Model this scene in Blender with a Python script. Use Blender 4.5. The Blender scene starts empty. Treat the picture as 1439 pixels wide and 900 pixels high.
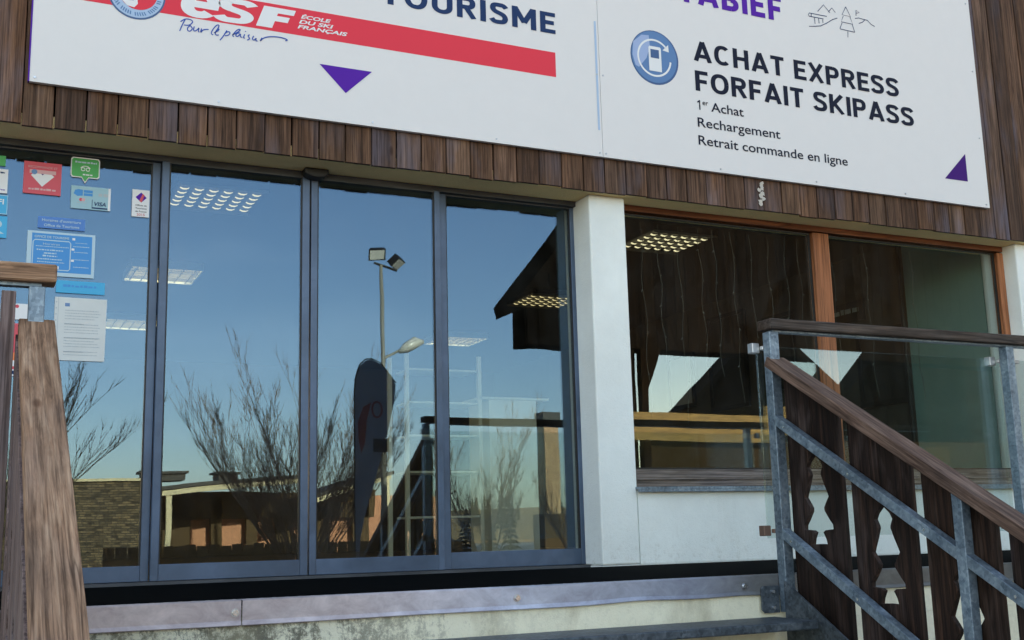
import bpy, bmesh, math, random
from mathutils import Vector, Matrix, Euler
random.seed(7)
R = math.radians
sc = bpy.context.scene
COL = sc.collection

# ------------------------------------------------------------------ camera
cd = bpy.data.cameras.new('camera'); cam = bpy.data.objects.new('camera', cd); COL.objects.link(cam)
yaw, pitch, roll = R(25.525), R(10.51), R(-1.488)
fwd = Vector((math.sin(yaw)*math.cos(pitch), math.cos(yaw)*math.cos(pitch), math.sin(pitch)))
rt = Vector((math.cos(yaw), -math.sin(yaw), 0)); up = rt.cross(fwd)
r2 = rt*math.cos(roll) + up*math.sin(roll); u2 = -rt*math.sin(roll) + up*math.cos(roll)
M = Matrix((r2, u2, -fwd)).transposed().to_4x4(); M.translation = Vector((0, -6.245, 0.2))
cam.matrix_world = M
cd.sensor_width = 36; cd.lens = 36*1615.2/1439; cd.clip_end = 2000; cd.clip_start = 0.05
sc.camera = cam

# ------------------------------------------------------------------ sky, sun, exposure
SUN_EL, SUN_AZ = R(17), R(14)          # low sun behind the building
w = bpy.data.worlds.new('World'); sc.world = w; w.use_nodes = True
nt = w.node_tree; bg = nt.nodes['Background']
sky = nt.nodes.new('ShaderNodeTexSky'); sky.sky_type = 'NISHITA'; sky.sun_disc = False
sky.sun_elevation = SUN_EL; sky.sun_rotation = SUN_AZ; sky.air_density = 1.0; sky.dust_density = 0.7; sky.ozone_density = 2.0
wt = nt.nodes.new('ShaderNodeMix'); wt.data_type = 'RGBA'; wt.blend_type = 'MULTIPLY'; wt.inputs[0].default_value = 1; wt.inputs[7].default_value = (1.27, .985, .79, 1)   # warmer balance overall
nt.links.new(sky.outputs[0], wt.inputs[6]); wc = nt.nodes.new('ShaderNodeTexCoord'); wm_ = nt.nodes.new('ShaderNodeMapping'); wm_.inputs['Scale'].default_value = (1, 1, 5); nt.links.new(wc.outputs['Generated'], wm_.inputs[0])
wn = nt.nodes.new('ShaderNodeTexNoise'); wn.inputs['Scale'].default_value = 1.9; wn.inputs['Detail'].default_value = 9; wn.inputs['Roughness'].default_value = .6; wn.inputs['Distortion'].default_value = .5; nt.links.new(wm_.outputs[0], wn.inputs[0])
wr = nt.nodes.new('ShaderNodeMapRange'); wr.inputs[1].default_value = .5; wr.inputs[2].default_value = .8; wr.inputs[3].default_value = 0; wr.inputs[4].default_value = .3; nt.links.new(wn.outputs[0], wr.inputs[0])
wk = nt.nodes.new('ShaderNodeMix'); wk.data_type = 'RGBA'; nt.links.new(wr.outputs[0], wk.inputs[0]); nt.links.new(wt.outputs[2], wk.inputs[6]); wk.inputs[7].default_value = (7.5, 7.3, 6.9, 1)   # thin high cloud
nt.links.new(wk.outputs[2], bg.inputs[0]); bg.inputs[1].default_value = 0.15
sl = bpy.data.lights.new('sun', 'SUN'); sl.energy = 5; sl.angle = R(0.5); sl.color = (1, 0.76, 0.45)
so = bpy.data.objects.new('sun', sl); COL.objects.link(so)
sd = Vector((math.sin(SUN_AZ)*math.cos(SUN_EL), math.cos(SUN_AZ)*math.cos(SUN_EL), math.sin(SUN_EL)))
so.rotation_euler = sd.to_track_quat('Z', 'Y').to_euler(); so.location = (5, 30, 20)
sc.view_settings.view_transform = 'Standard'; sc.view_settings.look = 'None'
sc.view_settings.exposure = 1.97; sc.view_settings.gamma = 1

# ------------------------------------------------------------------ materials
MATS = {}
def new_mat(name):
    m = bpy.data.materials.new(name); m.use_nodes = True
    return m, m.node_tree, m.node_tree.nodes['Principled BSDF']
def ramp(nt, cols):
    n = nt.nodes.new('ShaderNodeValToRGB'); e = n.color_ramp.elements
    while len(e) > 1: e.remove(e[-1])
    e[0].position = cols[0][0]; e[0].color = (*cols[0][1], 1)
    for p, c in cols[1:]:
        x = e.new(p); x.color = (*c, 1)
    return n
def coords(nt, scale, rnd=True):
    tc = nt.nodes.new('ShaderNodeTexCoord'); mp = nt.nodes.new('ShaderNodeMapping')
    mp.inputs['Scale'].default_value = scale
    nt.links.new(tc.outputs['Object'], mp.inputs['Vector'])
    if rnd:
        oi = nt.nodes.new('ShaderNodeObjectInfo'); ml = nt.nodes.new('ShaderNodeVectorMath'); ml.operation = 'SCALE'
        cb = nt.nodes.new('ShaderNodeCombineXYZ')
        for i in range(3): nt.links.new(oi.outputs['Random'], cb.inputs[i])
        nt.links.new(cb.outputs[0], ml.inputs[0]); ml.inputs['Scale'].default_value = 37.0
        nt.links.new(ml.outputs[0], mp.inputs['Location'])
    return mp
def noise(nt, mp, scale, detail=6, rough=.6, dist=0):
    n = nt.nodes.new('ShaderNodeTexNoise'); n.inputs['Scale'].default_value = scale; n.inputs['Detail'].default_value = detail
    n.inputs['Roughness'].default_value = rough; n.inputs['Distortion'].default_value = dist
    nt.links.new(mp.outputs[0], n.inputs['Vector']); return n
def mixc(nt, fac, a, b, mode='MIX'):
    n = nt.nodes.new('ShaderNodeMix'); n.data_type = 'RGBA'; n.blend_type = mode
    for v, k in ((fac, 0), (a, 6), (b, 7)):
        if isinstance(v, (int, float)): n.inputs[k].default_value = v
        elif isinstance(v, tuple): n.inputs[k].default_value = (*v, 1)
        else: nt.links.new(v, n.inputs[k])
    return n.outputs[2]
def bump(nt, bs, h, strength=.3, dist=.01):
    b = nt.nodes.new('ShaderNodeBump'); b.inputs['Strength'].default_value = strength; b.inputs['Distance'].default_value = dist
    nt.links.new(h, b.inputs['Height']); nt.links.new(b.outputs[0], bs.inputs['Normal'])
def flat(name, c, rough=.5, metal=0, spec=.5, vary=.0):
    if name in MATS: return MATS[name]
    m, nt, bs = new_mat(name)
    bs.inputs['Base Color'].default_value = (*c, 1); bs.inputs['Roughness'].default_value = rough; bs.inputs['Metallic'].default_value = metal
    bs.inputs['Specular IOR Level'].default_value = spec
    if vary:
        mp = coords(nt, (1, 1, 1)); n = noise(nt, mp, 9, 8, .65)
        r = ramp(nt, [(.3, tuple(x*(1-vary) for x in c)), (.7, tuple(min(1, x*(1+vary)) for x in c))])
        nt.links.new(n.outputs[0], r.inputs[0]); nt.links.new(r.outputs[0], bs.inputs['Base Color'])
        n2 = noise(nt, mp, 60, 4, .6); bump(nt, bs, n2.outputs[0], .15, .002)
    MATS[name] = m; return m
def wood(name, axis, dark, mid, light, patch=None, patch_amt=.5, grain=34, rough=.75, bstr=.6, rndmix=0, pscale=1.3):
    """grain runs along axis (0,1,2)"""
    m, nt, bs = new_mat(name)
    s = [1, 1, 1]; s[axis] = .075 if 'rail' in name else .05
    mp = coords(nt, tuple(s)); n = noise(nt, mp, grain, 9, .68, .6)
    mp1 = coords(nt, tuple(1 if i != axis else .12 for i in range(3))); n1 = noise(nt, mp1, 5.5, 5, .6, .8)
    r = ramp(nt, [(.30, dark), (.5, mid), (.68, light)]); nt.links.new(n.outputs[0], r.inputs[0])
    r1 = ramp(nt, [(.25, (.45, .45, .45)), (.7, (1.25, 1.25, 1.25))]); nt.links.new(n1.outputs[0], r1.inputs[0])
    c = mixc(nt, .8, r.outputs[0], r1.outputs[0], 'MULTIPLY')
    if patch:
        mp2 = coords(nt, tuple(1 if i != axis else .3 for i in range(3))); n2 = noise(nt, mp2, pscale*4, 4, .6, .3)
        rr = ramp(nt, [(.5, (0, 0, 0)), (.68, (patch_amt,)*3)]); nt.links.new(n2.outputs[0], rr.inputs[0])
        pc = mixc(nt, .8, patch, r1.outputs[0], 'MULTIPLY')
        c = mixc(nt, rr.outputs[0], c, pc)
    if rndmix:
        oi = nt.nodes.new('ShaderNodeObjectInfo')
        rr = ramp(nt, [(0, (.6, .57, .6)), (.18, (1.1, 1.0, .93)), (.36, (.85, .82, .86)), (.5, (1.3, 1.12, .95)), (.64, (.62, .55, .52)), (.8, (1.15, 1.12, 1.1)), (1, (.92, .95, 1.08))])
        nt.links.new(oi.outputs['Random'], rr.inputs[0]); c = mixc(nt, 1.0, c, rr.outputs[0], 'MULTIPLY')
    mpf = coords(nt, tuple(1 if i != axis else .02 for i in range(3))); nf = noise(nt, mpf, grain*2.6, 4, .7, .2)
    rf_ = ramp(nt, [(.36, (.38, .35, .33)), (.5, (1, 1, 1)), (.66, (1.3, 1.27, 1.24))]); nt.links.new(nf.outputs[0], rf_.inputs[0]); c = mixc(nt, .85, c, rf_.outputs[0], 'MULTIPLY')
    mpc = coords(nt, tuple(1 if i != axis else .03 for i in range(3))); nc = noise(nt, mpc, grain*.55, 2, .4, .3)
    rc_ = ramp(nt, [(.485, (1, 1, 1)), (.5, (.22, .19, .18)), (.515, (1, 1, 1))]); nt.links.new(nc.outputs[0], rc_.inputs[0])
    nm = noise(nt, mp1, 3.3, 2, .5); rm_ = ramp(nt, [(.48, (0, 0, 0)), (.6, (.75, .75, .75))]); nt.links.new(nm.outputs[0], rm_.inputs[0])
    c = mixc(nt, rm_.outputs[0], c, mixc(nt, 1.0, c, rc_.outputs[0], 'MULTIPLY'))
    # knots
    mp3 = coords(nt, tuple(1 if i != axis else .45 for i in range(3)))
    v = nt.nodes.new('ShaderNodeTexVoronoi'); v.inputs['Scale'].default_value = 4.2; nt.links.new(mp3.outputs[0], v.inputs['Vector'])
    kr = ramp(nt, [(.0, (.25, .2, .18)), (.045, (.5, .42, .38)), (.075, (1, 1, 1))]); nt.links.new(v.outputs['Distance'], kr.inputs[0])
    c = mixc(nt, .85, c, kr.outputs[0], 'MULTIPLY')
    nt.links.new(c, bs.inputs['Base Color']); bs.inputs['Roughness'].default_value = rough; bs.inputs['Specular IOR Level'].default_value = .25
    bump(nt, bs, n.outputs[0], bstr, .004)
    MATS[name] = m; return m
for ax in (0, 1, 2):
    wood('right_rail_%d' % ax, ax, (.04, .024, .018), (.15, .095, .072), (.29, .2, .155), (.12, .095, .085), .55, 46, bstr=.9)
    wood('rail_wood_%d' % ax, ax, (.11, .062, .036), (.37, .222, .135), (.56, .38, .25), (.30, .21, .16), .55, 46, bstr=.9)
wood('clad', 2, (.035, .019, .011), (.125, .072, .043), (.215, .135, .088), (.14, .125, .15), .85, 40, rndmix=.5, pscale=.8)
wood('dark_rail', 0, (.02, .014, .01), (.06, .044, .034), (.12, .09, .07), (.1, .09, .085), .5, 42)
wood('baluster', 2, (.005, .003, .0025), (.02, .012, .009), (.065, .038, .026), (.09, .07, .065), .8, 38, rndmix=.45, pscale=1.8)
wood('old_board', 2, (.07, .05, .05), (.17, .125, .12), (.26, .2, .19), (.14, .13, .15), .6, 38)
wood('grey_wood', 0, (.07, .055, .045), (.2, .165, .14), (.3, .26, .23), (.12, .11, .12), .5, 42)
wood('orange_wood', 2, (.2, .075, .03), (.31, .12, .05), (.4, .165, .075), None, 0, 26, .5, .15)
wood('orange_wood_shaded', 0, (.12, .04, .016), (.2, .07, .03), (.26, .1, .045), None, 0, 26, .5, .15)  # darker copy for the top member: shade under the soffit put into the colour
wood('pine', 0, (.10, .066, .018), (.14, .098, .028), (.18, .13, .045), None, 0, 20, .5, .1)
wood('chalet_dark', 2, (.003, .0022, .002), (.006, .0045, .0035), (.012, .009, .007), None, 0, 30, rndmix=.3)

MATS['chalet_dark'].node_tree.nodes['Principled BSDF'].inputs['Specular IOR Level'].default_value = 0
def steel(name, c1, c2, c3, rough=.45, metal=.75, sc_=14):
    m, nt, bs = new_mat(name); mp = coords(nt, (1, 1, 1))
    v = nt.nodes.new('ShaderNodeTexVoronoi'); v.inputs['Scale'].default_value = sc_*6; nt.links.new(mp.outputs[0], v.inputs['Vector'])
    n = noise(nt, mp, sc_, 7, .65, .4); n2 = noise(nt, mp, 3, 4, .5)
    r = ramp(nt, [(.3, c1), (.5, c2), (.72, c3)]); nt.links.new(n.outputs[0], r.inputs[0])
    bw = nt.nodes.new('ShaderNodeRGBToBW'); nt.links.new(v.outputs['Color'], bw.inputs[0])
    c = mixc(nt, .5 if sc_ > 5 else .08, r.outputs[0], bw.outputs[0], 'SOFT_LIGHT')
    rr = ramp(nt, [(.3, (.6, .6, .6)), (.65, (1.1, 1.1, 1.1))]); nt.links.new(n2.outputs[0], rr.inputs[0])
    c = mixc(nt, .7, c, rr.outputs[0], 'MULTIPLY')
    nt.links.new(c, bs.inputs['Base Color']); bs.inputs['Metallic'].default_value = metal
    r2 = ramp(nt, [(.2, (rough-.1,)*3), (.8, (rough+.15,)*3)]); nt.links.new(n.outputs[0], r2.inputs[0]); nt.links.new(r2.outputs[0], bs.inputs['Roughness'])
    bump(nt, bs, n.outputs[0], .12, .002); MATS[name] = m; return m
steel('galv', (.13, .18, .24), (.22, .29, .36), (.34, .42, .49), .42, .55)
steel('dark_galv', (.06, .075, .09), (.1, .125, .15), (.17, .2, .23), .5, .5)
steel('door_metal', (.075, .11, .175), (.085, .125, .195), (.1, .14, .215), .42, .4, 3)
steel('door_dark', (.045, .05, .058), (.06, .066, .075), (.08, .085, .095), .5, .3, 3)

# plaster
def plaster(name, base, stain=0, grime=(.035, .035, .022), zr=None, bstr=.45):
    m, nt, bs = new_mat(name); mp = coords(nt, (1, 1, 1), False)
    n = noise(nt, mp, 2.2, 6, .6); n2 = noise(nt, mp, 45, 5, .6, .3); n4 = noise(nt, mp, 160, 3, .6)
    r = ramp(nt, [(.3, tuple(x*.9 for x in base)), (.7, tuple(x*1.04 for x in base))]); nt.links.new(n.outputs[0], r.inputs[0]); c = r.outputs[0]
    if stain:
        mps = coords(nt, (1, 1, .35), False)
        a = noise(nt, mps, 5.0, 10, .8, .8); b = noise(nt, mp, 42, 10, .85, .4)
        mu = nt.nodes.new('ShaderNodeMath'); mu.operation = 'MULTIPLY'; nt.links.new(a.outputs[0], mu.inputs[0]); nt.links.new(b.outputs[0], mu.inputs[1])
        rs = ramp(nt, [(.235, (0, 0, 0)), (.265, (.6, .6, .6)), (.30, (1, 1, 1))]); nt.links.new(mu.outputs[0], rs.inputs[0])
        # heavier to the left and just below the flashing
        sp = nt.nodes.new('ShaderNodeSeparateXYZ'); tc = nt.nodes.new('ShaderNodeTexCoord'); nt.links.new(tc.outputs['Object'], sp.inputs[0])
        mr = nt.nodes.new('ShaderNodeMapRange'); mr.inputs[1].default_value = 1.1; mr.inputs[2].default_value = 2.0; mr.inputs[3].default_value = .8; mr.inputs[4].default_value = .1
        nt.links.new(sp.outputs[0], mr.inputs[0])
        f = mixc(nt, 1.0, rs.outputs[0], mr.outputs[0], 'MULTIPLY')
        c = mixc(nt, f, c, grime)
        yl = noise(nt, mps, 5, 6, .6); ry = ramp(nt, [(.5, (0, 0, 0)), (.7, (.5, .5, .5))]); nt.links.new(yl.outputs[0], ry.inputs[0])
        c = mixc(nt, ry.outputs[0], c, (.42, .38, .25))
    if name == 'plaster':
        sp = nt.nodes.new('ShaderNodeSeparateXYZ'); tc = nt.nodes.new('ShaderNodeTexCoord'); nt.links.new(tc.outputs['Object'], sp.inputs[0])
        mr = nt.nodes.new('ShaderNodeMapRange'); mr.inputs[1].default_value = 0; mr.inputs[2].default_value = .28; mr.inputs[3].default_value = .4; mr.inputs[4].default_value = 0
        nt.links.new(sp.outputs[2], mr.inputs[0]); a = noise(nt, mp, 30, 8, .75); ra = ramp(nt, [(.52, (0, 0, 0)), (.66, (.7, .7, .7))]); nt.links.new(a.outputs[0], ra.inputs[0])
        c = mixc(nt, mixc(nt, 1.0, ra.outputs[0], mr.outputs[0], 'MULTIPLY'), c, (.32, .30, .25))
        mpr = coords(nt, (1, 1, .06), False); a2 = noise(nt, mpr, 11, 5, .6); ra2 = ramp(nt, [(.6, (0, 0, 0)), (.75, (.07, .07, .07))]); nt.links.new(a2.outputs[0], ra2.inputs[0]); c = mixc(nt, ra2.outputs[0], c, (.4, .38, .33))
    nt.links.new(c, bs.inputs['Base Color']); bs.inputs['Roughness'].default_value = .9; bs.inputs['Specular IOR Level'].default_value = .15
    ad = nt.nodes.new('ShaderNodeMath'); ad.operation = 'ADD'; nt.links.new(n2.outputs[0], ad.inputs[0]); nt.links.new(n4.outputs[0], ad.inputs[1])
    bump(nt, bs, ad.outputs[0], bstr, .006); MATS[name] = m; return m
plaster('plaster', (.84, .89, .865)); plaster('soffit', (.95, .72, .36), bstr=.8)
plaster('plinth', (.9, .88, .69), stain=1)

def flashing_mat():
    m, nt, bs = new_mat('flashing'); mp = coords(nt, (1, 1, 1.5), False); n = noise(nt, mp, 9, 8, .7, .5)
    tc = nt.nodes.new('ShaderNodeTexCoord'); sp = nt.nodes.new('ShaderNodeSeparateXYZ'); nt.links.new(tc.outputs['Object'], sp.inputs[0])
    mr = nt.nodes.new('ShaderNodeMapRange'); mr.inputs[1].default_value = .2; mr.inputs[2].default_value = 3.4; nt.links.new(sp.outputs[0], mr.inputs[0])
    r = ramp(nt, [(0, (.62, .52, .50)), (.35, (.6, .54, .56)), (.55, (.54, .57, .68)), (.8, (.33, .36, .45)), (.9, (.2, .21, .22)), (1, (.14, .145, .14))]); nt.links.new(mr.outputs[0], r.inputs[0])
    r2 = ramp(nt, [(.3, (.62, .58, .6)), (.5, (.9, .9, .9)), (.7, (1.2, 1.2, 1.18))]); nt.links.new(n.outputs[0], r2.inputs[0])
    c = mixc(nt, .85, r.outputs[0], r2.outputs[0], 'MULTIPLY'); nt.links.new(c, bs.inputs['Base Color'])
    bs.inputs['Metallic'].default_value = .35; bs.inputs['Roughness'].default_value = .48; bump(nt, bs, n.outputs[0], .2, .003); MATS['flashing'] = m
flashing_mat()

def glass(name, refl, tint, coat=(1, 1, 1), warp=0.0):
    m, nt, bs = new_mat(name); nt.nodes.remove(bs)
    out = nt.nodes['Material Output']; tr = nt.nodes.new('ShaderNodeBsdfTransparent'); tr.inputs[0].default_value = (*tint, 1)
    gl = nt.nodes.new('ShaderNodeBsdfGlossy'); gl.inputs['Roughness'].default_value = 0.0; gl.inputs[0].default_value = (*coat, 1)
    fr = nt.nodes.new('ShaderNodeFresnel'); 
    ge = nt.nodes.new('ShaderNodeNewGeometry'); io = nt.nodes.new('ShaderNodeMapRange'); io.inputs[3].default_value = 1.45; io.inputs[4].default_value = 1/1.45   # same reflectance on both faces of the pane
    nt.links.new(ge.outputs['Backfacing'], io.inputs[0]); nt.links.new(io.outputs[0], fr.inputs[0])
    ad = nt.nodes.new('ShaderNodeMath'); ad.operation = 'ADD'; ad.inputs[1].default_value = refl; ad.use_clamp = True
    nt.links.new(fr.outputs[0], ad.inputs[0])
    mx = nt.nodes.new('ShaderNodeMixShader'); nt.links.new(ad.outputs[0], mx.inputs[0]); nt.links.new(tr.outputs[0], mx.inputs[1]); nt.links.new(gl.outputs[0], mx.inputs[2])
    nt.links.new(mx.outputs[0], out.inputs['Surface'])
    df = nt.nodes.new('ShaderNodeBsdfDiffuse'); df.inputs[0].default_value = (.8, .8, .78, 1)
    mpd = coords(nt, (1, 1, .55)); nd = noise(nt, mpd, 2.6, 9, .75, 1.2); rd = ramp(nt, [(.42, (.001,)*3), (.62, (.008,)*3), (.78, (.03,)*3)]); nt.links.new(nd.outputs[0], rd.inputs[0])
    m2 = nt.nodes.new('ShaderNodeMixShader'); nt.links.new(rd.outputs[0], m2.inputs[0]); nt.links.new(mx.outputs[0], m2.inputs[1]); nt.links.new(df.outputs[0], m2.inputs[2]); nt.links.new(m2.outputs[0], out.inputs['Surface'])
    if warp:
        mp = coords(nt, (1, 1, 1)); n = noise(nt, mp, 2.3, 1, .4)
        b = nt.nodes.new('ShaderNodeBump'); b.inputs['Strength'].default_value = 1; b.inputs['Distance'].default_value = warp
        nt.links.new(n.outputs[0], b.inputs['Height']); nt.links.new(b.outputs[0], gl.inputs['Normal'])
    MATS[name] = m; return m
glass('door_glass', .07, (.8, .8, .72), (.41, .655, 1), warp=.0004)
glass('window_glass', .09, (.93, .97, .95), (.85, .95, 1), warp=.0003)
glass('rail_glass', .06, (.9, .95, .94), (.8, .93, 1))

flat('sign_white', (.74, .735, .735), .4, spec=.25, vary=.012); flat('sign_red', (.74, .055, .085), .6, spec=.12); flat('navy', (.02, .045, .13), .6, spec=.12); flat('ink', (.012, .016, .035), .6, spec=.12)
flat('purple', (.095, .02, .36), .6, spec=.12); flat('dark_purple', (.055, .012, .17), .6, spec=.12); flat('hand_blue', (.04, .10, .42), .6, spec=.12); flat('print_white', (.78, .8, .82), .6, spec=.12)
flat('pale_blue', (.38, .52, .72), .4); flat('mid_blue', (.09, .2, .42), .35); flat('rim_blue', (.04, .1, .25), .35); flat('lilac', (.32, .42, .66), .35)
flat('screw_metal', (.5, .52, .55), .3, .9); flat('black_rubber', (.003, .0034, .0036), .95, spec=.02, vary=.3); flat('black_plastic', (.008, .008, .009), .5)
flat('bolt', (.62, .64, .66), .25, .9); flat('clamp_white', (.5, .52, .54), .3, .6); flat('clamp_brown', (.2, .13, .1), .5, .4)
flat('paper', (.62, .66, .66), .8, vary=.04); flat('paper_print', (.42, .48, .52), .8); flat('st_red', (.6, .06, .09), .45); flat('st_green', (.05, .38, .08), .45)
flat('st_cyan', (.03, .38, .68), .45); flat('st_blue', (.03, .25, .62), .45); flat('st_plate', (.05, .19, .55), .45); flat('st_pale', (.3, .5, .58), .45); flat('st_frame', (.42, .58, .68), .4)
flat('st_pink', (.62, .35, .36), .45); flat('flake', (.5, .47, .42), .7); flat('orange_red', (.8, .2, .05), .4); flat('tube_light', (1, 1, 1)); flat('wire', (.11, .105, .09), .5); flat('louvre', (.22, .2, .15), .5, 0)
flat('room_wall', (.26, .42, .40), .85, vary=.04); flat('room_wall_deep', (.085, .072, .055), .85, vary=.15); flat('room_back', (.12, .075, .035), .9); flat('room_ceiling', (.05, .048, .043), .9); flat('room_floor', (.3, .19, .1), .5); flat('frame_dark', (.012, .01, .008), .5)  # deep side wall darker than the window end: light falloff put into the colour
flat('poster_dark', (.03, .025, .02), .5); flat('white_laminate', (.7, .72, .7), .4); flat('cloth_dark', (.45, .45, .5), .7); flat('cloth_red', (.5, .13, .13), .7)
flat('concrete', (.28, .27, .25), .9, vary=.15); flat('asphalt', (.25, .235, .21), .95, vary=.2); flat('bark', (.26, .16, .10), .9, vary=.3)
flat('cream_paint', (.85, .66, .36), .6, vary=.1); flat('roof_dark', (.09, .075, .06), .8, vary=.2); flat('orange_render', (.75, .33, .17), .8, vary=.2); flat('roof_dusk', (.02, .018, .018), .95, spec=0, vary=.2); flat('parapet_dark', (.022, .016, .009), .95, spec=0, vary=.3); flat('needles', (.03, .045, .022), .9, vary=.3)
flat('hill_field', (.55, .31, .11), .95, vary=.3); flat('hedge', (.12, .07, .03), .95, vary=.3); flat('pole_paint', (.42, .38, .3), .5, .3); flat('lamp_glass', (.75, .7, .6), .2)
m, nt_, bs_ = new_mat('lit_tube'); bs_.inputs['Emission Color'].default_value = (1, .86, .5, 1); bs_.inputs['Emission Strength'].default_value = 2.8; bs_.inputs['Base Color'].default_value = (.8, .8, .75, 1); MATS['lit_tube'] = m
m, nt_, bs_ = new_mat('glint'); bs_.inputs['Emission Color'].default_value = (1, .85, .5, 1); bs_.inputs['Emission Strength'].default_value = .36; bs_.inputs['Base Color'].default_value = (.5, .5, .45, 1); MATS['glint'] = m

# ------------------------------------------------------------------ mesh helpers
class MB:
    def __init__(s): s.v = []; s.f = []
    def box(s, x0, x1, y0, y1, z0, z1):
        b = len(s.v); s.v += [(x, y, z) for z in (z0, z1) for y in (y0, y1) for x in (x0, x1)]
        s.f += [tuple(b+i for i in q) for q in ((0, 2, 3, 1), (4, 5, 7, 6), (0, 1, 5, 4), (2, 6, 7, 3), (0, 4, 6, 2), (1, 3, 7, 5))]; return s
    def prism(s, poly, axis, a, b_):
        """poly: 2D points; extruded along axis from a to b_"""
        n = len(poly); b = len(s.v)
        def mk(p, t):
            return (t, p[0], p[1]) if axis == 0 else ((p[0], t, p[1]) if axis == 1 else (p[0], p[1], t))
        s.v += [mk(p, a) for p in poly] + [mk(p, b_) for p in poly]
        s.f += [tuple(b+i for i in range(n))[::-1], tuple(b+n+i for i in range(n))]
        for i in range(n): s.f.append((b+i, b+(i+1) % n, b+n+(i+1) % n, b+n+i))
        return s
    def tube(s, pts, rad, n=5, cap=True):
        pts = [Vector(p) for p in pts]; base = len(s.v)
        if not hasattr(rad, '__len__'): rad = [rad]*len(pts)
        for i, p in enumerate(pts):
            d = (pts[min(i+1, len(pts)-1)] - pts[max(i-1, 0)]).normalized()
            a = d.orthogonal().normalized() if i == 0 else (pa - d*pa.dot(d)).normalized()
            pa = a; c = d.cross(a)
            for k in range(n):
                t = 2*math.pi*k/n; s.v.append(tuple(p + (a*math.cos(t) + c*math.sin(t))*rad[i]))
        for i in range(len(pts)-1):
            for k in range(n):
                a0 = base+i*n+k; a1 = base+i*n+(k+1) % n; s.f.append((a0, a1, a1+n, a0+n))
        if cap:
            s.f.append(tuple(base+k for k in range(n))[::-1]); s.f.append(tuple(base+(len(pts)-1)*n+k for k in range(n)))
        return s
    def disc(s, cx, cz, r, y, n=40, rx=None):
        b = len(s.v); rx = rx or r
        s.v += [(cx+rx*math.cos(2*math.pi*k/n), y, cz+r*math.sin(2*math.pi*k/n)) for k in range(n)]; s.f.append(tuple(range(b, b+n))); return s
    def ribbon(s, pts, wd, y, closed=False):
        """flat stroke in the x-z plane"""
        P = [Vector((p[0], p[1])) for p in pts]; b = len(s.v); n = len(P)
        for i, p in enumerate(P):
            if closed: d = P[(i+1) % n] - P[i-1]
            else: d = P[min(i+1, n-1)] - P[max(i-1, 0)]
            d.normalize(); nn = Vector((-d.y, d.x))*wd/2
            s.v += [(p.x+nn.x, y, p.y+nn.y), (p.x-nn.x, y, p.y-nn.y)]
        for i in range(n-1 + (1 if closed else 0)):
            j = (i+1) % n; s.f.append((b+2*i, b+2*i+1, b+2*j+1, b+2*j))
        return s
    def poly(s, pts, y):
        b = len(s.v); s.v += [(p[0], y, p[1]) for p in pts]; s.f.append(tuple(range(b, b+len(pts)))); return s
    def quadxz(s, x0, x1, z0, z1, y): return s.poly([(x0, z0), (x1, z0), (x1, z1), (x0, z1)], y)
    def mesh(s, name, smooth=False):
        me = bpy.data.meshes.new(name); me.from_pydata(s.v, [], s.f); me.validate()
        bm = bmesh.new(); bm.from_mesh(me); bmesh.ops.recalc_face_normals(bm, faces=bm.faces); bm.to_mesh(me); bm.free()
        if smooth:
            for p in me.polygons: p.use_smooth = True
        return me
def link(name, me, mat=None, parent=None, loc=(0, 0, 0), rot=(0, 0, 0), bevel=0, seg=2):
    o = bpy.data.objects.new(name, me); COL.objects.link(o)
    if mat is not None and not me.materials: me.materials.append(MATS[mat])
    o.location = loc; o.rotation_euler = rot
    if parent is not None:
        o.parent = parent
        if not parent.get('_local'): 
            pl = parent.location.copy(); pp = parent.parent
            while pp is not None: pl += pp.location; pp = pp.parent
            if parent.type == 'EMPTY': o.matrix_parent_inverse = Matrix.Translation(-pl)
            else: o.matrix_parent_inverse = parent.matrix_basis.inverted() if parent.rotation_euler[0] or parent.rotation_euler[1] or parent.rotation_euler[2] else Matrix.Translation(-parent.location)
    if bevel:
        b = o.modifiers.new('bevel', 'BEVEL'); b.width = bevel; b.segments = seg; b.limit_method = 'ANGLE'; b.angle_limit = R(40); b.harden_normals = False
    return o
def part(name, mb, mat, parent=None, smooth=False, **k): return link(name, mb.mesh(name, smooth), mat, parent, **k)
def tag(o, label=None, cat=None, group=None, kind=None):
    if label: o['label'] = label
    if cat: o['category'] = cat
    if group: o['group'] = group
    if kind: o['kind'] = kind
    return o
def thing(name, label, cat, loc=(0, 0, 0), group=None, local=False, rot=(0, 0, 0)):
    o = bpy.data.objects.new(name, None); COL.objects.link(o); o.location = loc; o.rotation_euler = rot; o.empty_display_size = .1
    if local: o['_local'] = 1
    return tag(o, label, cat, group)
def copy_tree(o, parent=None):
    c = o.copy(); COL.objects.link(c); c.parent = parent
    for ch in list(o.children): copy_tree(ch, c)
    return c
def box(name, b, mat, parent=None, **k): return part(name, MB().box(*b), mat, parent, **k)
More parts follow.
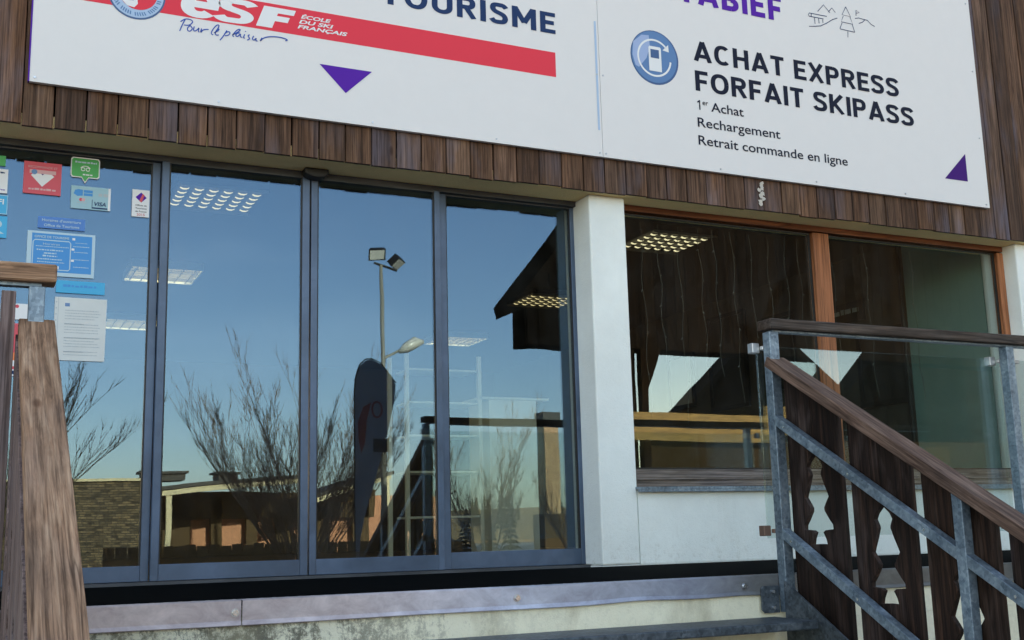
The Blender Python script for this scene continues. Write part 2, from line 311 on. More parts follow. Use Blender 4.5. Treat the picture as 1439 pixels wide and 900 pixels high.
def text(name, s, x0, z0, x1, z1, y, mat, parent, bold=0, shear=0, thick=.0008, spacing=1.0, slope=0):
    """lettering laid on a vertical face, fitted to the rectangle x0..x1, z0..z1 (z1 = cap height)"""
    cu = bpy.data.curves.new(name, 'FONT'); cu.body = s; cu.size = 1; cu.offset = bold; cu.shear = shear; cu.extrude = .001; cu.resolution_u = 4; cu.space_character = spacing
    o = bpy.data.objects.new(name, cu); COL.objects.link(o)
    bpy.context.view_layer.update()
    dg = bpy.context.evaluated_depsgraph_get(); me = bpy.data.meshes.new_from_object(o.evaluated_get(dg)); bpy.data.objects.remove(o); bpy.data.curves.remove(cu)
    xs = [v.co.x for v in me.vertices]; mnx, mxx = min(xs), max(xs)
    H = .729 + 2*bold
    if s.islower() and len(s) == 1: mz = [v.co.y for v in me.vertices]; b0, H = min(mz), max(mz)-min(mz)
    else: b0 = -bold
    sx = (x1-x0)/(mxx-mnx); sz = (z1-z0)/H
    for v in me.vertices:
        x, yy, t = v.co
        v.co = (x0+(x-mnx)*sx, y - (thick if t > 0 else 0), z0+(yy-b0)*sz + slope*(x-mnx)*sx)
    me.flip_normals(); me.update()
    return link(name, me, mat, parent)

def ell(cx, cy, rx, ry, a0, a1, n=14, p=.86):
    out = []
    for k in range(n+1):
        a = R(a0+(a1-a0)*k/n); c, s_ = math.cos(a), math.sin(a)
        out.append((cx+rx*math.copysign(abs(c)**p, c), cy+ry*math.copysign(abs(s_)**p, s_)))
    return out
def glyph(ch, w):
    h = w/2; G = {
     'A': (.74, [[(.085, 0), (.37, 1)], [(.655, 0), (.37, 1)], [(.17, .27), (.57, .27)]]),
     'C': (.68, [ell(.35, .5, .35-h, .5-h, 48, 312, 24)]),
     'D': (.68, [[(h, 0), (h, 1)], [(h, 1-h), (.3, 1-h)], ell(.3, .5, .38-h, .5-h, 90, -90, 16), [(h, h), (.3, h)]]),
     'E': (.54, [[(h, 0), (h, 1)], [(h, 1-h), (.54, 1-h)], [(h, .51), (.49, .51)], [(h, h), (.54, h)]]),
     'F': (.52, [[(h, 0), (h, 1)], [(h, 1-h), (.52, 1-h)], [(h, .48), (.47, .48)]]),
     'H': (.66, [[(h, 0), (h, 1)], [(.66-h, 0), (.66-h, 1)], [(h, .51), (.66-h, .51)]]),
     'I': (w, [[(h, 0), (h, 1)]]),
     'K': (.68, [[(h, 0), (h, 1)], [(h, .36), (.58, 1)], [(.25, .5), (.60, 0)]]),
     'M': (.84, [[(h, 0), (h, 1)], [(.84-h, 0), (.84-h, 1)], [(h*1.1, .97), (.42, .28)], [(.84-h*1.1, .97), (.42, .28)]]),
     'O': (.74, [ell(.37, .5, .37-h, .5-h, 0, 360, 36)]),
     'P': (.61, [[(h, 0), (h, 1)], [(h, 1-h), (.33, 1-h)], ell(.33, .69, .28-h, .31-h, 90, -90, 12), [(h, .38+h), (.33, .38+h)]]),
     'R': (.64, [[(h, 0), (h, 1)], [(h, 1-h), (.34, 1-h)], ell(.34, .71, .28-h, .29-h, 90, -90, 12), [(h, .42+h), (.34, .42+h)], [(.33, .46), (.56, 0)]]),
     'S': (.61, [smooth([(.55, .78), (.46, .90), (.31, 1-h), (.14, .90), (.085, .75), (.14, .60), (.30, .53), (.47, .45), (.53, .28), (.46, .12), (.30, h), (.13, .10), (.05, .23)], 3)]),
     'T': (.58, [[(.29, 0), (.29, 1)], [(0, 1-h), (.58, 1-h)]]),
     'U': (.68, [[(h, 1), (h, .33)], ell(.34, .34, .34-h, .34-h, 180, 360, 14, .95), [(.68-h, .33), (.68-h, 1)]]),
     'X': (.68, [[(.08, 0), (.60, 1)], [(.60, 0), (.08, 1)]]),
     'B': (.63, [[(h, 0), (h, 1)], [(h, 1-h), (.32, 1-h)], ell(.32, .745, .27-h, .255-h, 90, -90, 12), [(h, .5), (.34, .5)], ell(.34, .27, .29-h, .27-h, 90, -90, 12), [(h, h), (.34, h)]]),
     'e': (.74, [ell(.37, .5, .37-h, .5-h, 4, 318, 26), [(.16, .5), (.72, .5)]]),
     '1': (.42, [[(.3, 0), (.3, 1)], [(.3, .94), (.06, .74)]]),
     ' ': (.22, [])}
    if ch == 'É': g = G['E']; return g[0], g[1]+[[(.2, 1.1), (.36, 1.26)]]
    return G[ch]
def smooth(pts, it=2):
    for _ in range(it):
        q = [pts[0]]
        for a, b in zip(pts, pts[1:]): q += [(a[0]*.75+b[0]*.25, a[1]*.75+b[1]*.25), (a[0]*.25+b[0]*.75, a[1]*.25+b[1]*.75)]
        pts = q + [pts[-1]]
    return pts
def capitals(name, s, x0, x1, z0, z1, y, mat, parent, w=.17, gap=.11, shear=0):
    """bold grotesque capitals drawn as flat strokes"""
    gl = [glyph(c, w) for c in s]; tot = sum(g[0] for g in gl)+gap*(len(s)-1); H = z1-z0; kx = (x1-x0)/tot; x = 0; mb = MB(); i = 0
    for g in gl:
        for st_ in g[1]:
            mb.ribbon(st_, w, -i*.00004); i += 1
            for k in range(len(mb.v)-2*len(st_), len(mb.v)): v = mb.v[k]; mb.v[k] = (x0+(x+v[0])*kx, y+v[1], z0+v[2]*H)
        x += g[0]+gap
    for k, v in enumerate(mb.v): mb.v[k] = (v[0]+shear*(v[2]-z0), v[1], max(v[2], z0-.012*H))
    return part(name, mb, mat, parent)

# ------------------------------------------------------------------ ground and far setting
g = MB(); g.v = [(-400, -500, -1.4), (400, -500, -1.4), (400, 400, -1.4), (-400, 400, -1.4)]; g.f = [(0, 1, 2, 3)]
tag(part('ground', g, 'asphalt'), kind='structure')
hm = MB(); n = 90
prof = [6.0+1.3*math.sin(i*.13)+.9*math.sin(i*.41+1)+.3*random.random() for i in range(n)]
for i in range(n):
    x = -300 + i*7.5
    hm.v += [(x, -170, -1.35), (x, -230, .65*prof[i]-1), (x, -330, prof[i]), (x, -480, prof[i]+1)]
for i in range(n-1):
    for k in range(3): a = i*4+k; hm.f.append((a, a+4, a+5, a+1))
tag(part('hills', hm, 'hill_field', smooth=True), kind='structure')
# far conifers on the rise (things)
def conifer_mesh(h, seed):
    rnd = random.Random(seed); mb = MB()
    L = 11
    for l in range(L):
        t = l/(L-1); z = h*(.1+.86*t); r = (1-t)**.85*h*.19+.03*h; nb = 11
        for k in range(nb):
            a = 2*math.pi*(k+rnd.random()*.8)/nb; rr = r*rnd.uniform(.7, 1.15); wd = .055*h*(1-.6*t)
            d = Vector((math.cos(a), math.sin(a), 0)); s_ = Vector((-math.sin(a), math.cos(a), 0)); b = len(mb.v)
            mb.v += [tuple(Vector((0, 0, z))), tuple(d*rr*.6+s_*wd+Vector((0, 0, z-.02*h))), tuple(d*rr+Vector((0, 0, z-.085*h))), tuple(d*rr*.6-s_*wd+Vector((0, 0, z-.02*h)))]
            mb.f += [(b, b+1, b+2, b+3)]
    return mb.mesh('crown')
con = thing('conifer_tree', 'small dark conifer standing at the far field edge behind the car park', 'tree', (88, -190, -1.3), 'conifers far behind the car park', local=True)
link('crown', conifer_mesh(6.5, 2), 'needles', con); part('trunk', MB().tube([(0, 0, 0), (0, 0, 5.8)], [.14, .03], 5), 'bark', con)
for i in range(46):
    c = copy_tree(con); x = random.uniform(20, 190); y = random.uniform(-235, -200); c.location = (x, y, -1.2+max(0, (-170-y)/60*4)*.6); s = random.uniform(.7, 1.25); c.scale = (s, s, s*random.uniform(.85, 1.2)); c.rotation_euler.z = random.random()*6
for k in range(3):
    c = copy_tree(con); c.location = (40+k*2.6, -88-k, -1.4); c.scale = (.7, .7, .62+.12*k)

# ------------------------------------------------------------------ the building
bld = thing('chalet_building', 'tourist office building with white piers, glazed doors, dark timber cladding and beige soffit', 'building', (3, 0, 0))
def B(name, b, mat, **k): return box(name, b, mat, bld, **k)
B('pier', (3.43, 3.688, -.22, .12, 0, 2.27), 'plaster', bevel=.012, seg=3)
B('wall', (7.13, 24, -.22, .12, -1.4, 2.27), 'plaster', bevel=.012, seg=3)
B('wall', (3.69, 7.128, -.218, .12, 0, .44), 'plaster')
B('wall', (3.43, 7.128, -.215, .12, -1.4, -.002), 'plaster')
B('wall', (-4, -1.4, -.22, .12, -1.4, 2.27), 'plaster', bevel=.012)
B('soffit', (-4, 24, -.278, .15, 2.27, 2.33), 'soffit')
B('wall', (-4, 24, -.27, .1, 2.331, 8.6), 'chalet_dark')  # unseen upper wall, raised and run on to the right to block low sun
B('wall', (-4.2, -4, -.3, 10, -1.4, 8.6), 'plaster'); B('wall', (24, 24.2, -.3, 10, -1.4, 8.6), 'plaster'); B('wall', (-.6, 24, 9.8, 10, -1.4, 8.6), 'plaster'); B('wall', (-4, -2, 9.8, 10, -1.4, 8.6), 'plaster'); B('wall', (-2, -.6, 9.8, 10, -1.4, .8), 'plaster'); B('wall', (-2, -.6, 9.8, 10, 2.3, 8.6), 'plaster')  # unseen gap in the rear wall, added to let sun brighten the room
rf = MB(); rf.prism([(-.9, 8.6), (4.8, 10.2), (10.6, 8.6), (10.6, 8.85), (4.8, 10.45), (-.9, 8.85)], 0, -4.8, 25); part('roof', rf, 'roof_dark', bld)  # unseen roof, ridge raised and length extended to throw a longer shadow
# cladding boards, one object each, shared meshes
BW = .152
bmeshes = []
for k in range(4):
    bmx = MB(); x1 = BW-.005-.0015*k; nseg = 10
    z0 = -.002*(k-1.5); jit = [random.uniform(-.0015, .0015) for _ in range(6)]
    bmx.prism([(.0, 0), (.003, -.003), (x1*.35+.0, -.0035+jit[0]), (x1*.7, -.003+jit[1]), (x1-.003, -.003), (x1, 0), (x1, .02), (0, .02)], 2, z0, 6.3)
    me = bmx.mesh('board'); me.materials.append(MATS['clad']); bmeshes.append(me)
for i in range(-26, 68):
    if -4 < .012+i*BW < 10.35:
        o = link('board', bmeshes[(i*7) % 4], None, bld, loc=(.012+i*BW, -.300+.0025*math.sin(i*2.3), 2.267+.003*math.sin(i*5.1)))
# window joinery
wf = tag(B('window_frame', (3.689, 7.13, -.1, -.03, 2.23, 2.272), 'orange_wood_shaded', bevel=.004))
part('mullion', MB().box(5.285, 5.425, -.102, -.032, .57, 2.221), 'orange_wood', wf, bevel=.005)
part('jamb', MB().box(7.068, 7.129, -.101, -.031, .57, 2.221), 'orange_wood', wf, bevel=.005)
part('bottom_rail', MB().box(3.70, 7.128, -.1, -.03, .462, .569), 'grey_wood', wf, bevel=.004)
part('bead', MB().box(3.70, 7.128, -.112, -.101, .505, .52), 'grey_wood', wf)
part('sill', MB().box(3.675, 7.127, -.255, -.05, .441, .456).box(3.675, 7.127, -.255, -.25, .425, .44), 'galv', wf)
for a, b in ((3.70, 5.284), (5.426, 7.067)):
    part('pane', MB().box(a+.012, b-.012, -.066, -.058, .582, 2.21), 'window_glass', wf)
    part('gasket', MB().box(a, a+.012, -.07, -.055, .571, 2.22).box(b-.012, b, -.07, -.055, .571, 2.22).box(a+.0121, b-.0121, -.07, -.055, 2.2101, 2.22).box(a+.0121, b-.0121, -.07, -.055, .571, .5819), 'frame_dark', wf)
# sliding doors
B('door_header', (-1.4, 3.449, -.045, .06, 2.2365, 2.269), 'door_dark')
B('threshold', (-1.4, 3.449, -.07, .06, -.03, .004), 'door_dark')
def leaf(name, x0, x1, y, sl, sr, zb=.085, zt=2.236, left_dark=False):
    fr = part(name, MB().box(x0+sl, x1-sr, y, y+.04, .006, zb), 'door_metal', bld, bevel=.003)
    part('stile', MB().box(x0, x0+sl, y-.001, y+.041, .006, zt), 'door_dark' if left_dark else 'door_metal', fr, bevel=.003)
    part('stile', MB().box(x1-sr, x1, y-.001, y+.041, .006, zt), 'door_metal', fr, bevel=.003)
    part('top_rail', MB().box(x0+sl, x1-sr, y, y+.04, zt-.010, zt-.001), 'door_dark', fr)
    part('glass', MB().box(x0+sl+.002, x1-sr-.002, y+.014, y+.024, zb+.001, zt-.011), 'door_glass', fr)
    part('gasket', MB().box(x0+sl, x0+sl+.007, y+.008, y+.03, zb, zt-.0101).box(x1-sr-.007, x1-sr, y+.008, y+.03, zb, zt-.0101), 'frame_dark', fr)
    return fr
leaf('fixed_leaf', -.95, .88, -.01, .06, .042)
leaf('sliding_leaf', .882, 1.699, -.052, .04, .042, .09)
leaf('sliding_leaf', 1.708, 2.497, -.052, .038, .036, .09)
leaf('fixed_leaf', 2.50, 3.449, -.01, .052, .045, .1)
part('stile', MB().box(-1.4, -.952, -.01, .03, .006, 2.235), 'door_metal', bld)

# motion sensor above the doors
ms = MB(); nn = 16
ms.prism([(1.719+.072*math.cos(math.pi*k/nn*1.0), 2.269-.055*math.sin(math.pi*k/nn)**.6) for k in range(nn+1)], 1, -.13, -.05)
tag(part('motion_sensor', ms, 'black_plastic', bevel=.01, seg=3), 'black rounded motion sensor under the soffit above the centre of the sliding doors', 'sensor')
pp = MB(); rnd = random.Random(3)
for k in range(9):
    cx, cz = 4.70+rnd.uniform(-.022, .022), 2.31+k*.018
    pp.prism([(cx+rnd.uniform(.008, .024)*math.cos(a), cz+rnd.uniform(.008, .02)*math.sin(a)) for a in [j*.9 for j in range(7)]], 1, -.3105-.0004*k, -.309-.0004*k)
tag(part('peeling_patch', pp, 'flake'), 'small peeling whitish patch on a cladding board under the right sign', 'patch')

# ------------------------------------------------------------------ signs
SY = -.336
def sign_base(name, label, x0, x1):
    t = thing(name, label, 'sign', ((x0+x1)/2, SY, 2.48))
    box('panel', (x0, x1, SY, -.31, 2.481, 4.42), 'sign_white', t, bevel=.001)
    return t
sA = sign_base('sign_panel', 'long white sign panel with red band, purple down arrow and navy TOURISME lettering', .186, 3.4765)
part('edge_strip', MB().box(.1795, .1855, SY-.002, -.31, 2.481, 4.42), 'purple', sA)
y1 = SY-.0006; y2 = SY-.0016; y3 = SY-.0026; y4 = SY-.0036
part('red_band', MB().quadxz(.40, 3.166, 2.957, 3.118, y1), 'sign_red', sA)
em = part('emblem', MB().disc(.683, 3.045, .147, y2), 'rim_blue', sA)
part('emblem_ring', MB().disc(.683, 3.045, .138, y3), 'pale_blue', em)
part('emblem_field', MB().disc(.690, 3.05, .098, y4), 'sign_red', em)
part('emblem_swirl', MB().poly([(.60, 3.05), (.605, 3.0), (.635, 2.968), (.672, 2.962), (.69, 2.985), (.685, 3.02), (.665, 3.06), (.63, 3.1)], y4-.0006), 'print_white', em)
part('emblem_swirl', MB().poly([(.598, 3.07), (.615, 3.02), (.64, 2.998), (.668, 3.0), (.672, 3.02), (.65, 3.07), (.62, 3.12)], y4-.0012), 'mid_blue', em)
ring = MB()
for k in range(26):   # tiny lettering round the rim
    a = R(195+k*6); r0, r1 = .108, .128
    if k % 6 == 5: continue
    c0 = (.683+r0*math.cos(a), 3.045+r0*math.sin(a)); c1 = (.683+r1*math.cos(a+.03), 3.045+r1*math.sin(a+.03)); ring.ribbon([c0, c1], .006, y4-.0004)
part('emblem_lettering', ring, 'mid_blue', em)
capitals('lettering', 'e', .895, 1.10, 2.962, 3.12, y2, 'print_white', sA, .25, shear=.2)
capitals('lettering', 'S', 1.085, 1.285, 2.966, 3.108, y2, 'print_white', sA, .21, shear=.25)
capitals('lettering', 'F', 1.312, 1.49, 2.974, 3.098, y2, 'print_white', sA, .26, shear=.35)
text('lettering', 'ÉCOLE', 1.562, 3.059, 1.735, 3.083, y2, 'print_white', sA, .03, .25)
text('lettering', 'DU SKI', 1.551, 3.028, 1.75, 3.052, y2, 'print_white', sA, .03, .25)
text('lettering', 'FRANÇAIS', 1.543, 2.997, 1.832, 3.021, y2, 'print_white', sA, .03, .25)
HW = [[(0.935, 2.944), (0.92, 2.91), (0.907, 2.871)], [(0.91, 2.925), (0.935, 2.947), (0.966, 2.946), (0.976, 2.934), (0.956, 2.911), (0.928, 2.909)], [(0.961, 2.912), (0.946, 2.895), (0.949, 2.879), (0.962, 2.878), (0.975, 2.897), (0.961, 2.912)], [(0.982, 2.91), (0.978, 2.889), (0.985, 2.882), (1.001, 2.896), (1.008, 2.909), (1.003, 2.888), (1.009, 2.881)], [(1.021, 2.905), (1.014, 2.876), (1.029, 2.901), (1.058, 2.906)], [(1.097, 2.899), (1.117, 2.942), (1.099, 2.939), (1.076, 2.903), (1.071, 2.883), (1.082, 2.879)], [(1.087, 2.891), (1.108, 2.906), (1.115, 2.919), (1.102, 2.914), (1.092, 2.892), (1.098, 2.879), (1.113, 2.884)], [(1.155, 2.917), (1.14, 2.886), (1.119, 2.854)], [(1.142, 2.895), (1.16, 2.912), (1.174, 2.909), (1.166, 2.891), (1.145, 2.884)], [(1.185, 2.897), (1.219, 2.92), (1.229, 2.936), (1.213, 2.933), (1.192, 2.906), (1.185, 2.891), (1.193, 2.887)], [(1.224, 2.915), (1.208, 2.909), (1.201, 2.894), (1.214, 2.89), (1.23, 2.913), (1.227, 2.892), (1.238, 2.891)], [(1.251, 2.911), (1.244, 2.889), (1.252, 2.888)], [(1.278, 2.913), (1.267, 2.905), (1.281, 2.89), (1.265, 2.879)], [(1.3, 2.91), (1.292, 2.889), (1.303, 2.884), (1.316, 2.902), (1.311, 2.884), (1.322, 2.883)], [(1.346, 2.907), (1.333, 2.881), (1.354, 2.908), (1.387, 2.921), (1.43, 2.927), (1.469, 2.925), (1.491, 2.917), (1.475, 2.911)], [(1.254, 2.926), (1.257, 2.93)]]
def smooth(pts, it=2):
    for _ in range(it):
        q = [pts[0]]
        for a, b in zip(pts, pts[1:]): q += [(a[0]*.75+b[0]*.25, a[1]*.75+b[1]*.25), (a[0]*.25+b[0]*.75, a[1]*.25+b[1]*.75)]
        pts = q + [pts[-1]]
    return pts
hw = MB()
for i, l in enumerate(HW): hw.ribbon(smooth(l), .0058, y2-.0001*i)
part('handwriting', hw, 'hand_blue', sA)
capitals('lettering', 'TOURISME', 2.035, 3.172, 3.24, 3.378, y2, 'navy', sA, .19, .14)
capitals('lettering', 'OFFICE DE', .72, 1.88, 3.24, 3.378, y2, 'navy', sA, .19, .14)
part('arrow', MB().poly([(1.67, 2.807), (1.822, 2.656), (1.977, 2.807)], y2), 'purple', sA)
part('divider_line', MB().quadxz(3.449, 3.463, 2.653, 3.377, y2), 'pale_blue', sA)
sB = sign_base('sign_panel', 'white sign panel reading ACHAT EXPRESS FORFAIT SKIPASS with round blue icon', 3.4795, 6.775)
capitals('lettering', 'ACHAT EXPRESS', 4.198, 5.975, 3.232, 3.372, y2, 'ink', sB, .185)
capitals('lettering', 'FORFAIT SKIPASS', 4.199, 6.095, 3.024, 3.165, y2, 'ink', sB, .185)
capitals('lettering', '1', 4.202, 4.232, 2.893, 2.96, y2, 'ink', sB, .13); text('lettering', 'er', 4.246, 2.93, 4.29, 2.966, y2, 'ink', sB, .004)
text('lettering', 'Achat', 4.313, 2.893, 4.574, 2.96, y2, 'ink', sB, .007)
text('lettering', 'Rechargement', 4.2, 2.775, 4.868, 2.843, y2, 'ink', sB, .007)
text('lettering', 'Retrait commande en ligne', 4.198, 2.652, 5.44, 2.72, y2, 'ink', sB, .007)
capitals('lettering', 'MÉTABIEF', 3.74, 4.955, 3.638, 3.82, y2, 'purple', sB, .2, .13)
IC = [[(5.279, 3.774), (5.337, 3.834), (5.39, 3.782)], [(5.377, 3.788), (5.411, 3.823), (5.44, 3.794)], [(5.358, 3.75), (5.201, 3.748), (5.191, 3.732), (5.198, 3.723), (5.328, 3.725)], [(5.22, 3.746), (5.217, 3.726)], [(5.246, 3.72), (5.247, 3.674)], [(5.282, 3.721), (5.284, 3.684)], [(5.319, 3.72), (5.319, 3.694)], [(5.191, 3.646), (5.241, 3.654), (5.296, 3.667), (5.352, 3.697), (5.409, 3.735), (5.454, 3.754)], [(5.541, 3.856), (5.5, 3.788), (5.578, 3.787), (5.541, 3.856)], [(5.511, 3.779), (5.487, 3.732), (5.593, 3.731), (5.573, 3.784)], [(5.495, 3.725), (5.47, 3.678)], [(5.606, 3.672), (5.588, 3.73)], [(5.47, 3.675), (5.606, 3.672)], [(5.542, 3.669), (5.538, 3.622)], [(5.631, 3.803), (5.635, 3.847), (5.664, 3.833), (5.635, 3.824)], [(5.62, 3.781), (5.652, 3.79), (5.707, 3.787), (5.735, 3.787), (5.767, 3.761), (5.801, 3.75)], [(5.711, 3.786), (5.684, 3.761), (5.651, 3.748)]]
ib = MB()
for l in IC: ib.ribbon(l, .0055, y2)
part('line_drawing', ib, 'navy', sB)
ic = part('round_icon', MB().disc(3.893, 3.203, .186, y1, rx=.182), 'rim_blue', sB)
part('icon_disc', MB().disc(3.890, 3.206, .176, y2, rx=.172), 'mid_blue', ic)
part('icon_sheen', MB().poly([(3.735, 3.29), (3.80, 3.345), (3.855, 3.35), (3.86, 3.27), (3.83, 3.19), (3.77, 3.12), (3.745, 3.13), (3.725, 3.2)], y2-.0004), 'lilac', ic)
arc = [(3.89+.123*math.cos(R(a)), 3.2+.123*math.sin(R(a))) for a in range(42, 362, 8)]
part('icon_arrow', MB().ribbon(arc, .013, y3).poly([(3.955, 3.262), (4.003, 3.255), (4.0, 3.306)], y3), 'print_white', ic)
part('icon_pass', MB().poly([(3.847, 3.108), (3.942, 3.108), (3.942, 3.268), (3.935, 3.278), (3.855, 3.278), (3.847, 3.268)], y3-.0005), 'print_white', ic)
part('icon_screen', MB().quadxz(3.861, 3.925, 3.198, 3.257, y4-.0005), 'rim_blue', ic)
part('arrow', MB().poly([(6.575, 2.877), (6.348, 2.663), (6.575, 2.664)], y2), 'dark_purple', sB)
scm = MB(); scm.prism([(.006*math.cos(k*.7854), .006*math.sin(k*.7854)) for k in range(8)], 1, -.003, 0); scm = scm.mesh('screw'); scm.materials.append(MATS['screw_metal'])
for t, xs in ((sA, (.21, 1.12, 1.98, 2.75, 3.455)), (sB, (3.50, 4.36, 5.15, 5.95, 6.74))):
    for x in xs:
        for z in ((2.505,) if .3 < x < 3.4 or 3.6 < x < 6.7 else (2.505, 3.02, 3.55, 4.1)): link('screw', scm, None, t, loc=(x, SY-.0003, z))

# ------------------------------------------------------------------ stickers and papers on the left door pane
GY = -.0125+.013
GY = .0035 - .006   # just in front of the fixed leaf's glass
def sticker(name, label, cat, pts, mat, y=GY):
    x = sum(p[0] for p in pts)/len(pts); z = min(p[1] for p in pts)
    t = thing(name, label, cat, (x, y, z)); part('sheet', MB().prism(pts, 1, y-.0006, y), mat, t); return t
def rect(x0, x1, z0, z1): return [(x0, z0), (x1, z0), (x1, z1), (x0, z1)]
Y = GY-.0012
def dashes(x0, x1, z, h, seed, y=Y, gap=.35):
    rr = random.Random(seed); mb = MB(); x = x0
    while x < x1:
        wd = rr.uniform(.7, 2.2)*h; mb.quadxz(x, min(x+wd, x1), z, z+h*rr.uniform(.75, 1.05), y); x += wd+h*gap*rr.uniform(.6, 1.6)
    return mb
t = sticker('sticker', 'square red sticker with white diamond shield on the left door pane', 'sticker', rect(.194, .377, 1.998, 2.171), 'st_red')
part('shield', MB().poly([(.229, 2.098), (.245, 2.112), (.325, 2.112), (.342, 2.098), (.285, 2.039)], Y), 'print_white', t)
part('band', MB().quadxz(.222, .35, 2.108, 2.128, Y-.0004), 'st_pink', t); part('band_mark', MB().disc(.245, 2.116, .014, Y-.0008), 'mid_blue', t)
part('heart', MB().poly([(.278, 2.108), (.285, 2.1), (.292, 2.108)], Y-.0008), 'dark_purple', t)
text('lettering', 'RECOMMANDÉ ET', .215, 2.138, .357, 2.150, Y, 'st_pink', t); part('lettering', dashes(.22, .352, 2.019, .011, 4), 'st_pink', t)
gb = [(.430, 2.110), (.476, 2.110), (.494, 2.080), (.512, 2.110), (.557, 2.110), (.566, 2.119), (.566, 2.211), (.557, 2.221), (.430, 2.221), (.421, 2.211), (.421, 2.119)]
t = sticker('sticker', 'green speech bubble sticker with white outline, highest on the left door pane', 'sticker', gb, 'print_white')
c_ = (.4935, 2.163); part('field', MB().poly([(c_[0]+(x-c_[0])*.93, c_[1]+(z-c_[1])*.9) for x, z in gb], Y), 'st_green', t)
part('owl_mark', MB().ribbon([(.482+.009*math.cos(a/2), 2.157+.009*math.sin(a/2)) for a in range(13)], .004, Y-.0005).ribbon([(.506+.009*math.cos(a/2), 2.157+.009*math.sin(a/2)) for a in range(13)], .004, Y-.0005).ribbon([(.47, 2.164), (.482, 2.173), (.494, 2.175), (.506, 2.173), (.518, 2.164)], .004, Y-.0005), 'print_white', t)
part('lettering', dashes(.442, .55, 2.19, .010, 8, Y-.0005), 'st_frame', t); part('lettering', dashes(.482, .53, 2.124, .009, 9, Y-.0005), 'print_white', t)
t = sticker('sticker', 'pale payment card sticker reading VISA below the green bubble', 'sticker', rect(.428, .626, 1.940, 2.064), 'st_pale')
part('card_logo', MB().poly([(.441, 2.02), (.447, 2.04), (.465, 2.046), (.486, 2.044), (.486, 2.012), (.46, 2.008)], Y).quadxz(.491, .535, 2.012, 2.026, Y).quadxz(.491, .535, 2.029, 2.044, Y), 'st_blue', t)
part('circles', MB().disc(.478, 1.99, .009, Y), 'st_red', t); part('circles', MB().disc(.490, 1.99, .009, Y-.0003), 'st_pink', t)
part('visa_mark', MB().quadxz(.533, .611, 1.946, 1.954, Y).quadxz(.533, .536, 1.954, 1.995, Y), 'navy', t); text('lettering', 'VISA', .545, 1.962, .604, 1.985, Y, 'navy', t, .02, .2)
part('wave_mark', dashes(.565, .612, 2.015, .018, 3), 'paper_print', t); part('edge', MB().quadxz(.614, .626, 1.94, 2.064, Y), 'print_white', t); part('lettering', dashes(.458, .505, 1.971, .005, 11), 'paper_print', t)
t = sticker('sticker', 'narrow white sticker with navy and pink diamond beside the door stile', 'sticker', rect(.736, .826, 1.924, 2.075), 'print_white')
part('diamond', MB().poly([(.753, 2.032), (.783, 2.004), (.811, 2.032), (.782, 2.061)], Y), 'purple', t); part('diamond_stripe', MB().poly([(.772, 2.012), (.785, 2.004), (.80, 2.045), (.79, 2.054)], Y-.0004), 'st_red', t)
for k, s_ in enumerate(('Offices de', 'Tourisme', 'de France')): text('lettering', s_, .754, 1.984-k*.017, .812, 1.993-k*.017, Y, 'ink', t)
text('lettering', '2015', .762, 1.93, .803, 1.944, Y, 'st_red', t)
t = sticker('plate', 'blue strip reading Horaires d\'ouverture Office de Tourisme above the timetable', 'notice', rect(.274, .504, 1.819, 1.881), 'st_plate')
text('lettering', 'Horaires d\'ouverture', .294, 1.856, .484, 1.871, Y, 'st_frame', t, .012); text('lettering', 'Office de Tourisme', .304, 1.829, .476, 1.844, Y, 'st_frame', t, .012)
t = sticker('timetable', 'blue opening hours board in a pale frame on the left door pane', 'notice', rect(.228, .558, 1.568, 1.801), 'st_frame')
part('field', MB().quadxz(.250, .543, 1.588, 1.790, Y), 'st_blue', t)
rb = [(.262, 1.60), (.43, 1.60), (.438, 1.608), (.438, 1.745), (.43, 1.755), (.265, 1.755), (.256, 1.745), (.256, 1.608)]
part('outline', MB().ribbon(rb, .005, Y-.0005, True), 'st_frame', t)
text('lettering', 'OFFICE DE TOURISME', .262, 1.766, .43, 1.779, Y-.0005, 'st_frame', t, .02); text('lettering', 'Horaires', .305, 1.73, .385, 1.742, Y-.0005, 'st_frame', t)
for k, (a, b, z, h) in enumerate(((.27, .43, 1.72, .004), (.275, .405, 1.70, .007), (.31, .37, 1.683, .008), (.305, .375, 1.668, .008), (.28, .4, 1.652, .006), (.28, .41, 1.637, .005), (.45, .53, 1.73, .004), (.455, .525, 1.70, .004), (.45, .53, 1.66, .004), (.455, .53, 1.62, .004), (.46, .52, 1.75, .003))):
    part('lettering', dashes(a, b, z, h, k+20, Y-.0005), 'st_frame', t)
part('white_bar', MB().quadxz(.285, .385, 1.605, 1.62, Y-.0005).quadxz(.445, .459, 1.765, 1.777, Y-.0005).quadxz(.443, .457, 1.71, 1.721, Y-.0005).quadxz(.443, .457, 1.65, 1.661, Y-.0005), 'print_white', t)
t = sticker('label_strip', 'bright cyan strip with faint lettering above the white paper', 'notice', rect(.376, .615, 1.483, 1.548), 'st_cyan'); part('lettering', dashes(.41, .58, 1.515, .013, 40), 'st_blue', t)
t = sticker('paper_notice', 'white punched paper sheet in a plastic pocket on the left door pane', 'paper', [(.376, 1.130), (.626, 1.130), (.629, 1.459), (.374, 1.460)], 'paper')
pl = MB()
for k in range(17): pl.v; rr = dashes(.425, random.choice((.59, .57, .6, .52)), 1.39-k*.0145 - (.012 if k % 5 > 3 else 0), .004, 60+k); b = len(pl.v); pl.v += rr.v; pl.f += [tuple(b+i for i in f) for f in rr.f]
part('printed_lines', pl, 'paper_print', t); part('heading_square', MB().quadxz(.424, .447, 1.412, 1.43, Y), 'mid_blue', t)
ph = MB()
for k in range(9): ph.quadxz(.379, .385, 1.43-k*.032, 1.437-k*.032, Y)
